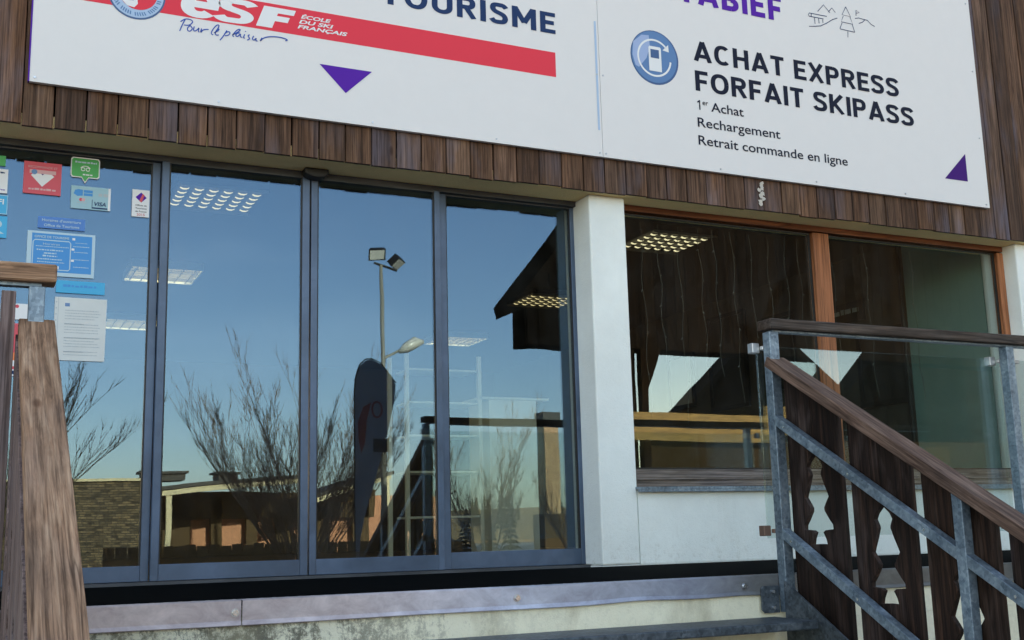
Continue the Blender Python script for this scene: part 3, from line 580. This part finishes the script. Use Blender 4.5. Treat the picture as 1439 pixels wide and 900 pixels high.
part('punch_hole', ph, 'paper_print', t); part('margin', MB().quadxz(.391, .393, 1.132, 1.458, Y), 'paper_print', t)
t = sticker('sticker', 'white sticker cut by the left frame edge above the cyan ones', 'sticker', rect(.0, .121, 1.985, 2.113), 'print_white'); part('lettering', dashes(.06, .11, 2.0, .006, 90), 'purple', t); part('lettering', dashes(.02, .105, 2.09, .008, 91), 'navy', t)
t = sticker('sticker', 'cyan WIFI sticker under the white sticker at the left frame edge', 'sticker', rect(.0, .127, 1.872, 1.976), 'st_cyan'); text('lettering', 'WIFI', .02, 1.925, .108, 1.955, Y, 'print_white', t, .02); part('outline', MB().ribbon(rect(.003, .124, 1.875, 1.973), .004, Y, True), 'st_frame', t)
t = sticker('sticker', 'blue sticker below the WIFI one at the left frame edge', 'sticker', rect(.0, .129, 1.749, 1.863), 'st_cyan'); part('mark', MB().poly([(.05, 1.77), (.118, 1.77), (.085, 1.79)], Y).disc(.085, 1.82, .02, Y), 'st_frame', t)
t = sticker('sticker', 'green sticker partly above the white sticker at the left frame edge', 'sticker', rect(.0, .106, 2.13, 2.185), 'st_green')
t = sticker('poster', 'white card with red mark seen behind the left landing post', 'poster', rect(.12, .262, 1.33, 1.412), 'print_white'); part('red_mark', MB().disc(.197, 1.398, .009, Y), 'st_red', t)
t = sticker('poster', 'narrow red poster glimpsed between left board and handrail', 'poster', rect(.12, .26, 1.04, 1.31), 'st_red')
part('patch', MB().quadxz(.15, .24, 1.12, 1.16, Y), 'orange_red', t); part('patch', MB().quadxz(.15, .25, 1.04, 1.075, Y).quadxz(.15, .25, 1.09, 1.12, Y-.0003), 'print_white', t); part('patch', MB().quadxz(.19, .215, 1.05, 1.068, Y-.0006), 'navy', t)

# ------------------------------------------------------------------ room behind the glass
room = thing('office_room', 'dim tourist office room behind the doors and window', 'room', (3, 4, 0))
for nm, b, mt in (('floor', (-2.5, 7.4, .13, 9.5, -.05, 0), 'room_floor'), ('ceiling', (-2.5, 7.4, .06, 9.5, 2.575, 2.62), 'room_ceiling'), ('side_wall', (7.14, 7.2, .13, .949, 0, 2.574), 'room_wall'), ('side_wall', (7.14, 7.2, .951, 9.5, 0, 2.574), 'room_wall_deep'), ('side_wall', (-2.5, -2.4, .13, 9.5, 0, 2.574), 'room_wall'), ('back_wall', (-.6, 7.14, 9.4, 9.5, 0, 2.574), 'room_back'), ('back_wall', (-2.4, -2.0, 9.4, 9.5, 0, 2.574), 'room_back'), ('back_wall', (-2.0, -.6, 9.4, 9.5, 0, .8), 'room_back'), ('back_wall', (-2.0, -.6, 9.4, 9.5, 2.3, 2.574), 'room_back')):  # back wall left open behind the added rear gap for sunlight
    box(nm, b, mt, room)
part('pipe', MB().tube([(7.09, .95, 0), (7.09, .95, 2.53)], .018, 8), 'frame_dark', room)
cl = thing('ceiling_light', 'square louvred ceiling light', 'ceiling light', (1.46, 1.5, 2.5), 'louvred lights on the office ceiling', local=True)
part('housing', MB().box(-.3, .3, -.3, -.29, 0, .065).box(-.3, .3, .29, .3, 0, .065).box(-.3, -.29, -.289, .289, 0, .065).box(.29, .3, -.289, .289, 0, .065).box(-.289, .289, -.289, .289, .0651, .07), 'white_laminate', cl)
lv = MB()
for k in range(5): lv.prism([(-.2+k*.1-.004, .026), (-.2+k*.1-.004, .002), (-.2+k*.1+.004, .002), (-.2+k*.1+.004, .026)], 0, -.289, .289)
for k in range(6): lv.box(-.24+k*.096-.002, -.24+k*.096+.002, -.2889, .2889, .003, .029)
part('louvre', lv, 'louvre', cl)
gl_ = MB()
for a in range(6):
    for b_ in range(5): x, y = -.24+a*.096, -.2+b_*.1; gl_.prism([(x-.03, .012), (x-.012, .003), (x+.012, .003), (x+.03, .012), (x+.012, .0055), (x-.012, .0055)], 1, y-.012, y+.012)
dl = thing('ceiling_light', 'square louvred ceiling light with glinting cells', 'ceiling light', (5.1, 1.47, 2.5), 'louvred lights on the office ceiling', local=True)
part('housing', MB().box(-.3, .3, -.3, .3, .02, .07), 'frame_dark', dl); part('louvre', MB().box(-.3, .3, -.3, -.295, 0, .0199).box(-.3, .3, .295, .3, 0, .0199), 'louvre', dl)
tag(part('glint_strip', gl_, 'glint', dl), kind='stuff')  # glowing strips on a dark block stand in for tube glints between louvre blades
for k in range(4): part('tube', MB().tube([(-.28, -.22+k*.147, .05), (.28, -.22+k*.147, .05)], .011, 6), 'lit_tube', cl)
spots = [(1.46, 1.5, 'nearest the second door leaf'), (1.48, 3.95, 'in the second row behind the left doors'), (1.5, 6.45, 'in the third row behind the left doors'), (5.1, 1.47, 'just inside the right window'), (5.26, 3.95, 'seen through the rightmost door leaf'), (5.3, 6.45, 'deep in the room on the right')]
for i, (x, y, s_) in enumerate(spots):
    o = (dl if i == 0 else cl if i == 1 else copy_tree(dl if i in (3, 4) else cl)); o.location = (x, y, 2.5)
    o['label'] = 'square louvred ceiling light ' + s_
rk = thing('display_rack', 'white open display rack behind the third door leaf', 'rack', (3.0, 1.6, 0))
for x in (2.72, 2.85, 3.11, 3.42): part('upright', MB().box(x-.014, x+.014, 1.5, 1.53, 0, 1.5 if x > 2.8 else 1.46), 'white_laminate', rk)
for z in (.32, .64, .9, 1.14, 1.38): part('shelf', MB().box(2.864, 3.40, 1.5, 1.78, z, z+.014), 'white_laminate', rk)
kk = thing('welcome_desk', 'white boxy desk with thin top behind the rightmost door leaf', 'desk', (3.7, 1.8, 0))
part('top', MB().box(3.42, 3.99, 1.5, 1.95, 1.185, 1.2), 'white_laminate', kk); part('body', MB().box(3.5, 3.89, 1.52, 1.9, 0, 1.184), 'white_laminate', kk)
def picture(label, y0, y1, z0, z1, mt='poster_dark', x=7.13):
    t = thing('picture', label, 'picture', (x, (y0+y1)/2, z0))
    part('frame', MB().box(x-.03, x, y0, y1, z0, z0+.04).box(x-.03, x, y0, y1, z1-.04, z1).box(x-.03, x, y0, y0+.04, z0+.041, z1-.041).box(x-.03, x, y1-.04, y1, z0+.041, z1-.041), 'frame_dark', t)
    part('print', MB().box(x-.015, x-.002, y0+.041, y1-.041, z0+.041, z1-.041), mt, t)
picture('tall dark framed picture on the room wall, left of the mullion', 3.14, 3.8, 1.4, 2.4); picture('dark framed picture on the room wall right beside the mullion', 2.4, 2.85, 1.5, 2.24)
picture('low dark framed picture on the room wall near the pipe', .98, 1.55, 1.2, 1.86); picture('small blue black framed picture deepest on the room wall', 4.1, 4.6, 1.5, 2.1, 'cloth_dark')
t = thing('banner', 'dark printed banner on the room wall right of the mullion', 'banner', (7.12, 1.6, 2.0)); part('sheet', MB().box(7.1, 7.13, 1.43, 1.85, 1.98, 2.16), 'poster_dark', t); 
dd = dashes(0, .34, 0, .045, 70, 0); dd.v = [(7.098, 1.82-x, 2.06+z) for x, y, z in dd.v]; part('lettering', dd, 'paper_print', t)
ORD = 'first second third fourth fifth sixth seventh eighth ninth tenth eleventh twelfth thirteenth'.split()
# string lights hanging inside the window
for i, x in enumerate((3.95, 4.08, 4.24, 4.41, 4.53, 4.68, 4.83, 4.98, 5.13, 5.25, 5.55, 5.86, 6.3)):
    rr = random.Random(i); L = rr.uniform(.9, 1.35); t = thing('string_light', 'thin pale string light, %s from the white pier, inside the right window' % ORD[i], 'string light', (x, .03, 2.2), 'string lights hanging inside the window')
    pts = [(x+.012*math.sin(k*1.1+i)+.02*k/12, .03, 2.2-L*k/14) for k in range(15)]; part('wire', MB().tube(pts, .0013, 4), 'wire', t)
    bb = MB()
    for k in range(2, 14, 3):
        p = pts[k]; bb.tube([p, (p[0]+.012*rr.choice((-1, 1)), p[1], p[2]-.012)], [.0035, .0025], 5)
    part('bulb', bb, 'wire', t)

# ------------------------------------------------------------------ landing
PF = -2.14
ld = thing('entrance_landing', 'raised entrance landing with stained plaster front and metal edge flashing', 'landing', (2, -2, 0))
box('slab', (-3.9, 8.5, PF+.022, -.05, -.2, -.03), 'concrete', ld)
box('front_wall', (-3.9, 8.5, PF+.012, PF+.2, -1.4, -.201), 'plinth', ld)
box('front_band', (-3.9, 8.5, PF+.012, PF+.021, -.2, -.032), 'plinth', ld)
def flash(x0, x1, seed):
    rr = random.Random(seed); mb = MB(); n = max(2, int((x1-x0)/.09)); 
    for i in range(n+1):
        x = x0+(x1-x0)*i/n; w1 = .004*math.sin(x*5)+.0012*rr.random(); wb = .007*math.exp(-((x-2.5)/.16)**2) + .004*math.exp(-((x-3.0)/.1)**2)
        mb.v += [(x, PF+.10, -.004), (x, PF+.004, -.002+w1*.35), (x, PF-.001+w1*.3, -.006), (x, PF+wb*.4, -.072+wb), (x, PF-.007, -.086+wb+w1*.3), (x, PF-.004, -.089+wb+w1*.3), (x, PF+.004, -.078+wb)]
    for i in range(n):
        for k in range(6): a = i*7+k; mb.f.append((a, a+1, a+8, a+7))
    return mb
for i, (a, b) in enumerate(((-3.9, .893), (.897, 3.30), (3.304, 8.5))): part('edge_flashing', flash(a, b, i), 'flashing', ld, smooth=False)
sm = MB(); sm.prism([(.010*math.cos(k*.524), .010*math.sin(k*.524)) for k in range(12)], 1, -.007, 0); sm = sm.mesh('flashing_screw', False); sm.materials.append(MATS['bolt'])
wm = MB().prism([(.015*math.cos(k*.524), .015*math.sin(k*.524)) for k in range(12)], 1, -.002, 0).mesh('washer'); wm.materials.append(MATS['screw_metal'])
for x in (.872, 1.95, 3.02, 4.1, 5.2):
    o = link('flashing_screw', sm, None, ld, loc=(x, PF-.0035, -.045)); o2 = link('washer', wm, None, ld, loc=(x, PF-.0015, -.045))
mt = thing('door_mat', 'black rubber ring mat covering the landing floor', 'mat', (1.8, -1.1, -.03))
box('sheet', (-3.8, 8.4, PF+.11, -.24, -.028, -.006), 'black_rubber', mt)
rb = MB()
for i in range(150):
    x = -1.5+i*.047; rb.box(x, x+.03, PF+.085, PF+.108, -.026, -.003)
tag(part('edge_tooth', rb, 'black_rubber', mt), kind='stuff')

# ------------------------------------------------------------------ stairs
SL = .596
st = thing('entrance_stairs', 'blue grey steel stairs rising to the entrance landing', 'stairs', (1.7, -3.3, -1.4))
for i in range(7):
    z = -.178-.175*i; y0 = PF-.003-.295*i
    part('tread', MB().box(.2, 3.165, y0-.285, y0, z-.035, z), 'dark_galv', st, bevel=.006, seg=3)
for x0, x1 in ((.165, .175), (3.19, 3.20)):
    part('stringer', MB().prism([(-2.188, -.028), (-2.188, -.36), (-4.2, -1.4), (-4.48, -1.4), (-4.48, -.028-SL*(4.48-2.2)+.0)], 0, x0, x1), 'dark_galv', st)
for s_ in (1, -1):
    xa = 3.097 if s_ == 1 else .18
    bp = part('bracket_plate', MB().prism([(xa, -.06), (xa+.012, -.049), (xa+.092, -.049), (xa+.092, -.162), (xa+.014, -.162), (xa, -.148)], 1, PF-.014, PF-.006), 'dark_galv', st, bevel=.001)
    for z in (-.073, -.140): part('bolt', MB().tube([(xa+.056, PF-.013, z), (xa+.056, PF-.026, z)], [.009, .007], 8), 'bolt', bp)

def rail_box(x0, x1, ya, yb, z_top_at_ya, th, slope=SL):
    """sloping box: top edge starts at (ya, z) and falls towards yb (yb<ya)"""
    zb = z_top_at_ya - slope*(ya-yb); mb = MB(); n = 8; poly_t = []; poly_b = []
    for k in range(n+1):
        y = ya+(yb-ya)*k/n; z = z_top_at_ya-slope*(ya-y); poly_t.append((y, z)); poly_b.append((y, z-th))
    return mb.prism(poly_t+poly_b[::-1], 0, x0, x1)
PROF = [(-.002, .03), (.020, .024), (.048, .008), (.056, .022), (.060, .073), (.078, .071), (.10, .052), (.135, .026), (.15, .024), (.168, .036), (.195, .057), (.212, .050), (.25, .032), (.288, .017), (.30, .02), (.322, .031), (.345, .018), (.372, .0005)]
def baluster(side, topz, botz, z0):
    """one half of a sawn pair, local y=0 is the seam, going to side*.177"""
    s = side; pts = [(s*.0012, botz), (s*.0012, z0)]
    pts += [(s*(h+.019 if h > .001 else .005), z0+z) for z, h in PROF]
    t0 = topz[0]; t1 = topz[1]
    pts += [(s*.0012, t0), (s*.164, t1), (s*.164, botz)]
    return MB().prism(pts, 0, 0, .023)
def stair_rail(name, label, xr0, xr1, xs, xb, nb, mat_rail, post_x):
    t = thing(name, label, 'railing', ((xr0+xr1)/2, -2.2, -.1))
    # handrail in its own rotated frame so that the grain follows it
    L = (4.75-2.17)/math.cos(math.atan(SL)); a = math.atan(SL)
    hb = MB(); n = 26; rr = random.Random(5)
    hb.box((xr0-xr1)/2, (xr1-xr0)/2, -L, 0, -.047, 0)
    part('handrail', hb, mat_rail, t, loc=((xr0+xr1)/2, -2.172, .943), rot=(a, 0, 0), bevel=.005, seg=2)
    for z0 in (.656, .169):
        part('sloping_bar', rail_box(xs, xs+.04, -2.196, -4.5, z0+.022, .046, .588), 'galv', t, bevel=.002)
    for y in (-3.157, -4.30):
        zt = .939-SL*(-2.178-y)-.052; part('post', MB().box(xs-.001, xs+.041, y-.045, y, -1.4, zt), 'galv', t, bevel=.003)
    for i in range(nb):
        yc = -2.352-.382*i; z0 = .123-.2275*i
        rt_ = lambda y: .943-.052-.596*(-2.178-y)
        for sd_ in (1, -1):
            mb = baluster(sd_, (rt_(yc), rt_(yc+sd_*.164)), z0-.62+.03*sd_*0, z0)
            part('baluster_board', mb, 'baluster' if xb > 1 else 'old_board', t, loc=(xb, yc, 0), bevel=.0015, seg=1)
        for zz in (.656, .169):
            for sd_ in (1,):
                yy = yc+sd_*.1; part('bolt', MB().tube([(xs-.004, yy, zz-.588*(-2.196-yy)), (xs+.002, yy, zz-.588*(-2.196-yy))], .006, 6), 'bolt', t)
    return t
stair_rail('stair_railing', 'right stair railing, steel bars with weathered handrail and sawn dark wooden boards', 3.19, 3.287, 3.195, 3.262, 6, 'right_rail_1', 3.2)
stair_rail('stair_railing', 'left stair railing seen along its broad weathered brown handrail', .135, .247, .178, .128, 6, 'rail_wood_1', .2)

def post(t, x, zt=1.06, name='post'): return part(name, MB().box(x, x+.05, -2.195, -2.145, -.16, zt), 'galv', t, bevel=.003)
lr = thing('landing_railing', 'right landing railing with dark wooden handrail and clear glass panels', 'railing', (5, -2.15, 0))
part('handrail', MB().box(0, 5.2, -.05, .05, 0, .048), 'dark_rail', lr, loc=(3.192, -2.165, 1.062), bevel=.008, seg=3)
part('rail_plate', MB().box(3.22, 8.35, -2.185, -2.145, 1.0535, 1.0615), 'galv', lr)
for x in (3.197, 4.655, 6.2, 7.75): post(lr, x, 1.053)
for a, b in ((3.19, 4.69), (4.75, 6.23), (6.29, 7.78)):
    part('glass_panel', MB().box(a, b, -2.108, -2.096, .15, 1.0), 'rail_glass', lr, bevel=.001)
    for z, m_ in ((.965, 'clamp_white'), (.16, 'clamp_brown')):
        for x in ((a-.004, a+.05), (b-.045, b+.008)):
            part('glass_clamp', MB().box(x[0]-.03, x[0]+.008, -2.122, -2.085, z, z+.045).box(x[0]+.008, x[0]+.05, -2.143, -2.123, z+.012, z+.03), m_, lr, bevel=.003)
ll = thing('landing_railing', 'left landing railing end with weathered handrail, steel post and old boards', 'railing', (-1, -2.15, 0))
part('handrail', MB().box(-3.9, 0, -.05, .05, 0, .062), 'rail_wood_0', ll, loc=(.245, -2.165, 1.062), bevel=.008, seg=3)
part('rail_plate', MB().box(-3.6, .20, -2.185, -2.145, 1.05, 1.0615), 'galv', ll)
for x in (.162, -1.3, -2.8): post(ll, x, 1.0495)
for x, w_ in ((.078, .044), (-.055, .128), (-.19, .13), (-.35, .13), (-.5, .13), (-.65, .13)):
    part('board', MB().box(0, w_, -.014, .014, 0, 1.3), 'old_board', ll, loc=(x, -2.225, -.28), bevel=.002)
part('board_strap', MB().box(-.7, .12, -2.2105, -2.2, .86, .9), 'dark_rail', ll)

# ------------------------------------------------------------------ the square in front of the building (reflected in the glass)
def bare_tree(name, label, base, height, spread, stems, seed, group=None, trunk_h=.5, lean=(0, 0), levels=4, r0=.05):
    rr = random.Random(seed); t = thing(name, label, 'tree', base, group); base = Vector(base)
    tr = MB(); cr = MB()
    tr.tube([base, base+Vector((0, 0, trunk_h))], [r0*2.4, r0*1.9], 8)
    def grow(mb, p, d, L, r, lev):
        n = 5; pts = [p]; rad = [r]
        for k in range(n):
            d = (d + Vector((rr.gauss(0, .07), rr.gauss(0, .07), .045+rr.gauss(0, .03)))).normalized(); p = p+d*L/n; pts.append(p); rad.append(r*(1-.75*(k+1)/n))
        mb.tube(pts, rad, 5 if lev < 2 else 3, cap=False)
        if lev < levels:
            nbr = {0: 9, 1: 6, 2: 4}.get(lev, 3)
            for k in range(nbr):
                q = rr.uniform(.22, .97); i = min(int(q*n), n-1); pp_ = pts[i].lerp(pts[i+1], q*n-i)
                az = rr.uniform(0, 6.283); sp_ = rr.uniform(.22, .52)
                nd = (d + Vector((math.cos(az)*sp_, math.sin(az)*sp_, rr.uniform(.0, .35)))).normalized()
                grow(mb, pp_, nd, L*rr.uniform(.28, .48), max(rad[i]*.55, .0043), lev+1)
    for k in range(stems):
        a = 2*math.pi*k/stems+rr.uniform(-.3, .3); s_ = spread*math.sqrt(rr.uniform(.05, 1)); L = height-trunk_h
        d = Vector((math.cos(a)*s_+lean[0], math.sin(a)*s_+lean[1], L*.9)).normalized()
        grow(cr, base+Vector((0, 0, trunk_h*rr.uniform(.7, 1))), d, L*rr.uniform(.7, 1.05), r0*rr.uniform(.6, 1), 0)
    part('trunk', tr, 'bark', t, smooth=True); part('crown', cr, 'bark', t, smooth=True)
bare_tree('bare_tree', 'broad many-stemmed bare tree reflected in the middle door leaves', (7.0, -20, -1.4), 4.75, 3.5, 32, 11, trunk_h=.6, levels=3, r0=.028)
bare_tree('bare_tree', 'bare tree reflected beside the left handrail and white paper', (.1, -15, -1.4), 4.8, 2.2, 7, 8, trunk_h=1.8, lean=(1.7, 0), levels=3, r0=.03)
bare_tree('bare_tree', 'low bare tree reflected in the rightmost door leaf', (12.6, -22, -1.4), 3.9, 2.0, 10, 23, trunk_h=.6, levels=3, r0=.026)
bare_tree('bare_tree', 'thin bare tree reflected beside the brick chimney stack', (16.4, -24, -1.4), 3.6, 2.0, 6, 31, trunk_h=.6, levels=3, r0=.024)

# floodlight mast and street lamp
ma = thing('floodlight_mast', 'tall pale mast with two floodlights reflected in the third door leaf', 'light mast', (10.38, -24, -1.4))
part('pole', MB().tube([(10.38, -24, -1.4), (10.38, -24, 7.75)], [.09, .05], 10), 'pole_paint', ma, smooth=True)
part('crossbar', MB().tube([(10.15, -24, 7.8), (10.85, -24, 7.62)], .04, 6), 'frame_dark', ma)
def flood(p, rz, rx):
    o = part('floodlight', MB().prism([(-.26, -.06), (.26, -.06), (.20, .16), (-.20, .16)], 1, -.17, .17), 'frame_dark', ma, loc=p, rot=(rx, 0, rz)); 
    part('lens', MB().box(-.22, .22, -.14, .14, -.075, -.062), 'lamp_glass', ma, loc=p, rot=(rx, 0, rz))
flood((10.22, -23.95, 8.05), .3, R(62)); flood((10.86, -24, 7.85), -.9, R(40))
sp = thing('street_lamp', 'street lamp on a curved arm reflected beside the feather flag', 'street lamp', (10.9, -25.2, -1.4))
part('pole', MB().tube([(10.75, -25.2, -1.4), (10.75, -25.2, 5.0), (10.85, -25.2, 5.3), (11.4, -25.2, 5.6)], [.07, .05, .04, .035], 8), 'pole_paint', sp, smooth=True)
hd = MB().tube([(11.3, -25.2, 5.5), (11.5, -25.2, 5.62), (11.8, -25.2, 5.78), (12.05, -25.2, 5.8)], [.05, .15, .17, .05], 10); part('lamp_head', hd, 'lamp_glass', sp, smooth=True)

# feather flag
ff = thing('feather_flag', 'dark feather flag with a red emblem reflected in the third door leaf', 'flag', (3.9, -6, -1.4))
L_ = [(3.88, -.15), (3.865, .6), (3.86, 1.3), (3.86, 1.75), (3.875, 1.93), (3.92, 2.08), (3.99, 2.145), (4.06, 2.15), (4.15, 2.11), (4.25, 2.02), (4.335, 1.88), (4.325, 1.7), (4.26, 1.4), (4.17, 1.1), (4.07, .75), (3.985, .45), (3.93, .2), (3.905, -.15)]
fm = MB(); fm.prism(L_, 1, -6.006, -6.0); part('cloth', fm, 'cloth_dark', ff)
part('emblem', MB().prism([(3.90, 1.25), (3.89, 1.45), (3.95, 1.62), (4.05, 1.68), (4.0, 1.5), (3.97, 1.2), (3.93, 1.1)], 1, -5.999, -5.997), 'cloth_red', ff)
em2 = MB().ribbon([(4.12+.06*math.cos(a*.52), 1.6+.09*math.sin(a*.52)) for a in range(12)], .025, -5.998, True); part('emblem', em2, 'cloth_red', ff)
part('patch', MB().prism(rect(4.07, 4.26, 1.12, 1.27), 1, -5.999, -5.997), 'dark_galv', ff)
part('pole', MB().tube([(3.9, -6.003, -1.4), (3.875, -6.003, -.15), (3.853, -6.003, 1.3), (3.853, -6.003, 1.75), (3.87, -6.003, 1.94), (3.915, -6.003, 2.09), (3.985, -6.003, 2.157), (4.06, -6.003, 2.162), (4.16, -6.003, 2.12), (4.34, -6.003, 1.9)], .008, 5), 'frame_dark', ff)
part('base', MB().box(3.7, 4.1, -6.2, -5.8, -1.4, -1.34), 'dark_galv', ff)

# low market pavilion far across the square
pv = thing('stone_pavilion', 'low stone pavilion with flat roofs and sunlit orange bays reflected behind the bare tree', 'building', (6, -34, -1.4))
def stone_mat():
    m, nt, bs = new_mat('stone'); mp = coords(nt, (1, 1, 1), False); rot = nt.nodes.new('ShaderNodeMapping'); rot.inputs['Rotation'].default_value = (R(90), 0, 0)
    nt.links.new(mp.outputs[0], rot.inputs[0]); b = nt.nodes.new('ShaderNodeTexBrick'); nt.links.new(rot.outputs[0], b.inputs['Vector'])
    b.inputs['Color1'].default_value = (.38, .25, .12, 1); b.inputs['Color2'].default_value = (.08, .055, .03, 1); b.inputs['Mortar'].default_value = (.06, .05, .035, 1)
    b.inputs['Scale'].default_value = 1; b.inputs['Brick Width'].default_value = .26; b.inputs['Row Height'].default_value = .075; b.inputs['Mortar Size'].default_value = .016; b.offset_frequency = 2; b.squash = .7; b.squash_frequency = 3; b.inputs['Bias'].default_value = .1
    nt.links.new(b.outputs[0], bs.inputs['Base Color']); bs.inputs['Roughness'].default_value = .95; n = noise(nt, mp, 8, 6, .7)
    bump(nt, bs, b.outputs['Fac'], -.5, .02); MATS['stone'] = m
stone_mat()
stm = []
rr = random.Random(1)
part('wall', MB().box(-9, 5.3, -38, -32, -1.4, 2.12), 'stone', pv); part('wall', MB().box(5.3, 5.8, -38, -32.3, -1.4, 1.6), 'stone', pv)
part('coping', MB().box(-9.1, 5.4, -38, -31.9, 2.12, 2.2), 'cream_paint', pv)
part('post', MB().box(5.84, 6.02, -32.1, -31.9, -1.4, 1.66), 'cream_paint', pv); part('post', MB().box(13.1, 13.3, -32.1, -31.9, -1.4, 2.1), 'cream_paint', pv)
def slab(pts, th, y0, y1, mat, nm): part(nm, MB().prism(pts+[(x, z-th) for x, z in pts[::-1]], 1, y0, y1), mat, pv)
slab([(5.7, 1.82), (8.56, 2.06), (10.55, 2.28)], .16, -32.2, -31.85, 'cream_paint', 'fascia'); slab([(10.6, 1.5), (13.35, 2.3)], .16, -32.2, -31.85, 'cream_paint', 'fascia')
slab([(5.5, 1.95), (8.56, 2.2), (10.6, 2.4)], .12, -37, -31.8, 'roof_dark', 'roof'); slab([(10.55, 1.62), (13.45, 2.43)], .12, -37, -31.8, 'roof_dark', 'roof')
for x, w_, z, h in ((5.3, 1.3, 2.2, .22), (7.7, .6, 2.15, .25), (12.9, .6, 2.3, .35)):
    part('rooftop_vent', MB().box(x, x+w_, -34, -33, z, z+h).box(x-.1, x+w_+.1, -34.1, -32.9, z+h, z+h+.08), 'roof_dark', pv)
part('back_wall', MB().box(5.8, 17, -36.3, -36, -1.4, 1.7), 'orange_render', pv)
for x0, x1 in ((5.82, 7.3), (8.0, 8.35), (9.2, 9.6), (10.3, 10.9), (11.8, 12.3), (13.2, 13.8)): part('bay_pier', MB().box(x0, x1, -35.9, -35.6, -1.4, 1.7), 'hedge', pv)
part('lintel', MB().box(5.82, 14, -35.95, -35.6, .95, 1.9), 'hedge', pv)
part('counter', MB().box(6.1, 9.9, -33.4, -32.9, -1.4, -.1), 'chalet_dark', pv)
fn = thing('timber_fence', 'low dark timber fence reflected across the bottom of the doors', 'fence', (8, -26, -1.4))
fb = MB().box(0, .28, 0, .03, 0, 1.48).mesh('fence_board'); fb.materials.append(MATS['hedge'])
for i in range(34): link('fence_board', fb, None, fn, loc=(3.4+i*.3, -26, -1.4+.02*math.sin(i*3)))
part('fence_rail', MB().box(3.4, 13.6, -26.06, -26.001, -.3, -.2), 'hedge', fn)

# brick chimney stack
cs = thing('brick_stack', 'tall tan brick stack with dark cap reflected in the rightmost door leaf', 'chimney', (20.8, -34.3, -1.4))
ck = MB().box(0, .198, 0, .02, 0, .095).mesh('brick'); ck.materials.append(flat('tan_brick', (.6, .36, .2), .85, vary=.3))
part('core', MB().box(20.5, 21.14, -34.6, -34.0, -1.4, 4.55), 'cream_paint', cs); part('cap', MB().box(20.44, 21.2, -34.7, -33.9, 4.55, 4.85), 'frame_dark', cs)
part('base', MB().box(20.3, 21.35, -34.8, -33.8, -1.4, .9), 'hedge', cs)
for r_ in range(33):
    for k in range(3): link('brick', ck, None, cs, loc=(20.505+k*.213+(.0 if r_ % 2 else .004), -33.999+.002*((r_*k) % 3), .92+r_*.1095))

# big timber hall on the far side of the square and the chalets behind it (seen in the glass)
gw = thing('timber_hall', 'huge dark timber gable on posts with pale plank parapet reflected in the right window', 'hall', (40, -45, -1.4))
K = 3.361
def H(x, z): return (x*K, .2+(z-.2)*K)
part('gable', MB().prism([H(7.5, 2.99), H(20.9, 2.99), H(20.9, 9.3), H(11.95, 9.3), H(7.5, 3.75)], 1, -46.5, -45.2), 'chalet_dark', gw)
part('roof', MB().prism([H(7.31, 3.45), H(11.95, 9.3), H(21.1, 9.3), H(21.1, 9.55), H(11.95, 9.55), H(7.26, 3.62)], 1, -47, -44), 'chalet_dark', gw)
gbm = MB().box(0, .68, 0, .1, 0, 1).mesh('gable_board'); gbm.materials.append(MATS['chalet_dark'])
for i in range(64):
    x = 7.52+i*.207; zt = 3.7+(x-7.5)*1.26; h = max(.3, min(zt, 9.2)-3.02)*K
    o = link('gable_board', gbm, None, gw, loc=(x*K, -45.19, .2+2.8*K)); o.scale = (1, 1, h)
for x in (9.43, 20.6): part('post', MB().box(x*K, x*K+.42, -45.18, -44.8, -1.4, .2+2.789*K), 'chalet_dark', gw)
part('gusset', MB().prism([H(9.555, 2.33), H(9.83, 2.988), H(9.555, 2.988)], 1, -45.1, -44.9), 'chalet_dark', gw)
part('side_screen', MB().box(8.85*K, 9.42*K, -45.6, -45.3, -1.4, .2+2.785*K), 'chalet_dark', gw)
for z in (1.55, 1.775): part('plank', MB().box(8.87*K, 12.05*K, -45.0, -44.79, .2+(z-.2)*K, .2+(z-.2+.21)*K), 'pine', gw)
part('parapet_wall', MB().box(9.57*K, 16*K, -46, -45.6, -1.4, .2+1.3*K), 'parapet_dark', gw)
ch2 = thing('far_chalet', 'dark chalets with steep roofs reflected under the timber gable', 'building', (52, -62, -1.4))
CP = [(42.0, 7.0), (50, 14.3), (54.8, 9.1), (58.2, 12.1), (58.3, 24), (90, 24)]
part('body', MB().prism([(42.4, -1.4), (90, -1.4), (90, 23.8), (58.6, 23.8), (58.6, 11.9), (55.2, 8.7), (49.9, 12.7), (43.6, 7.0), (42.6, 6.1)], 1, -61.5, -60.2), 'chalet_dark', ch2)
part('roof', MB().prism([(42.8, 6.4), (49.9, 12.7), (55.2, 8.7), (58.6, 12.0), (58.5, 12.5), (55.2, 9.2), (49.9, 13.2), (42.4, 6.5)], 1, -61.6, -59.8), 'roof_dusk', ch2)

for o in list(bpy.data.objects):
    if o.name.split('.')[0] in ('gasket', 'printed_lines', 'white_bar', 'punch_hole'): o['kind'] = 'stuff'
    if '_local' in o: del o['_local']
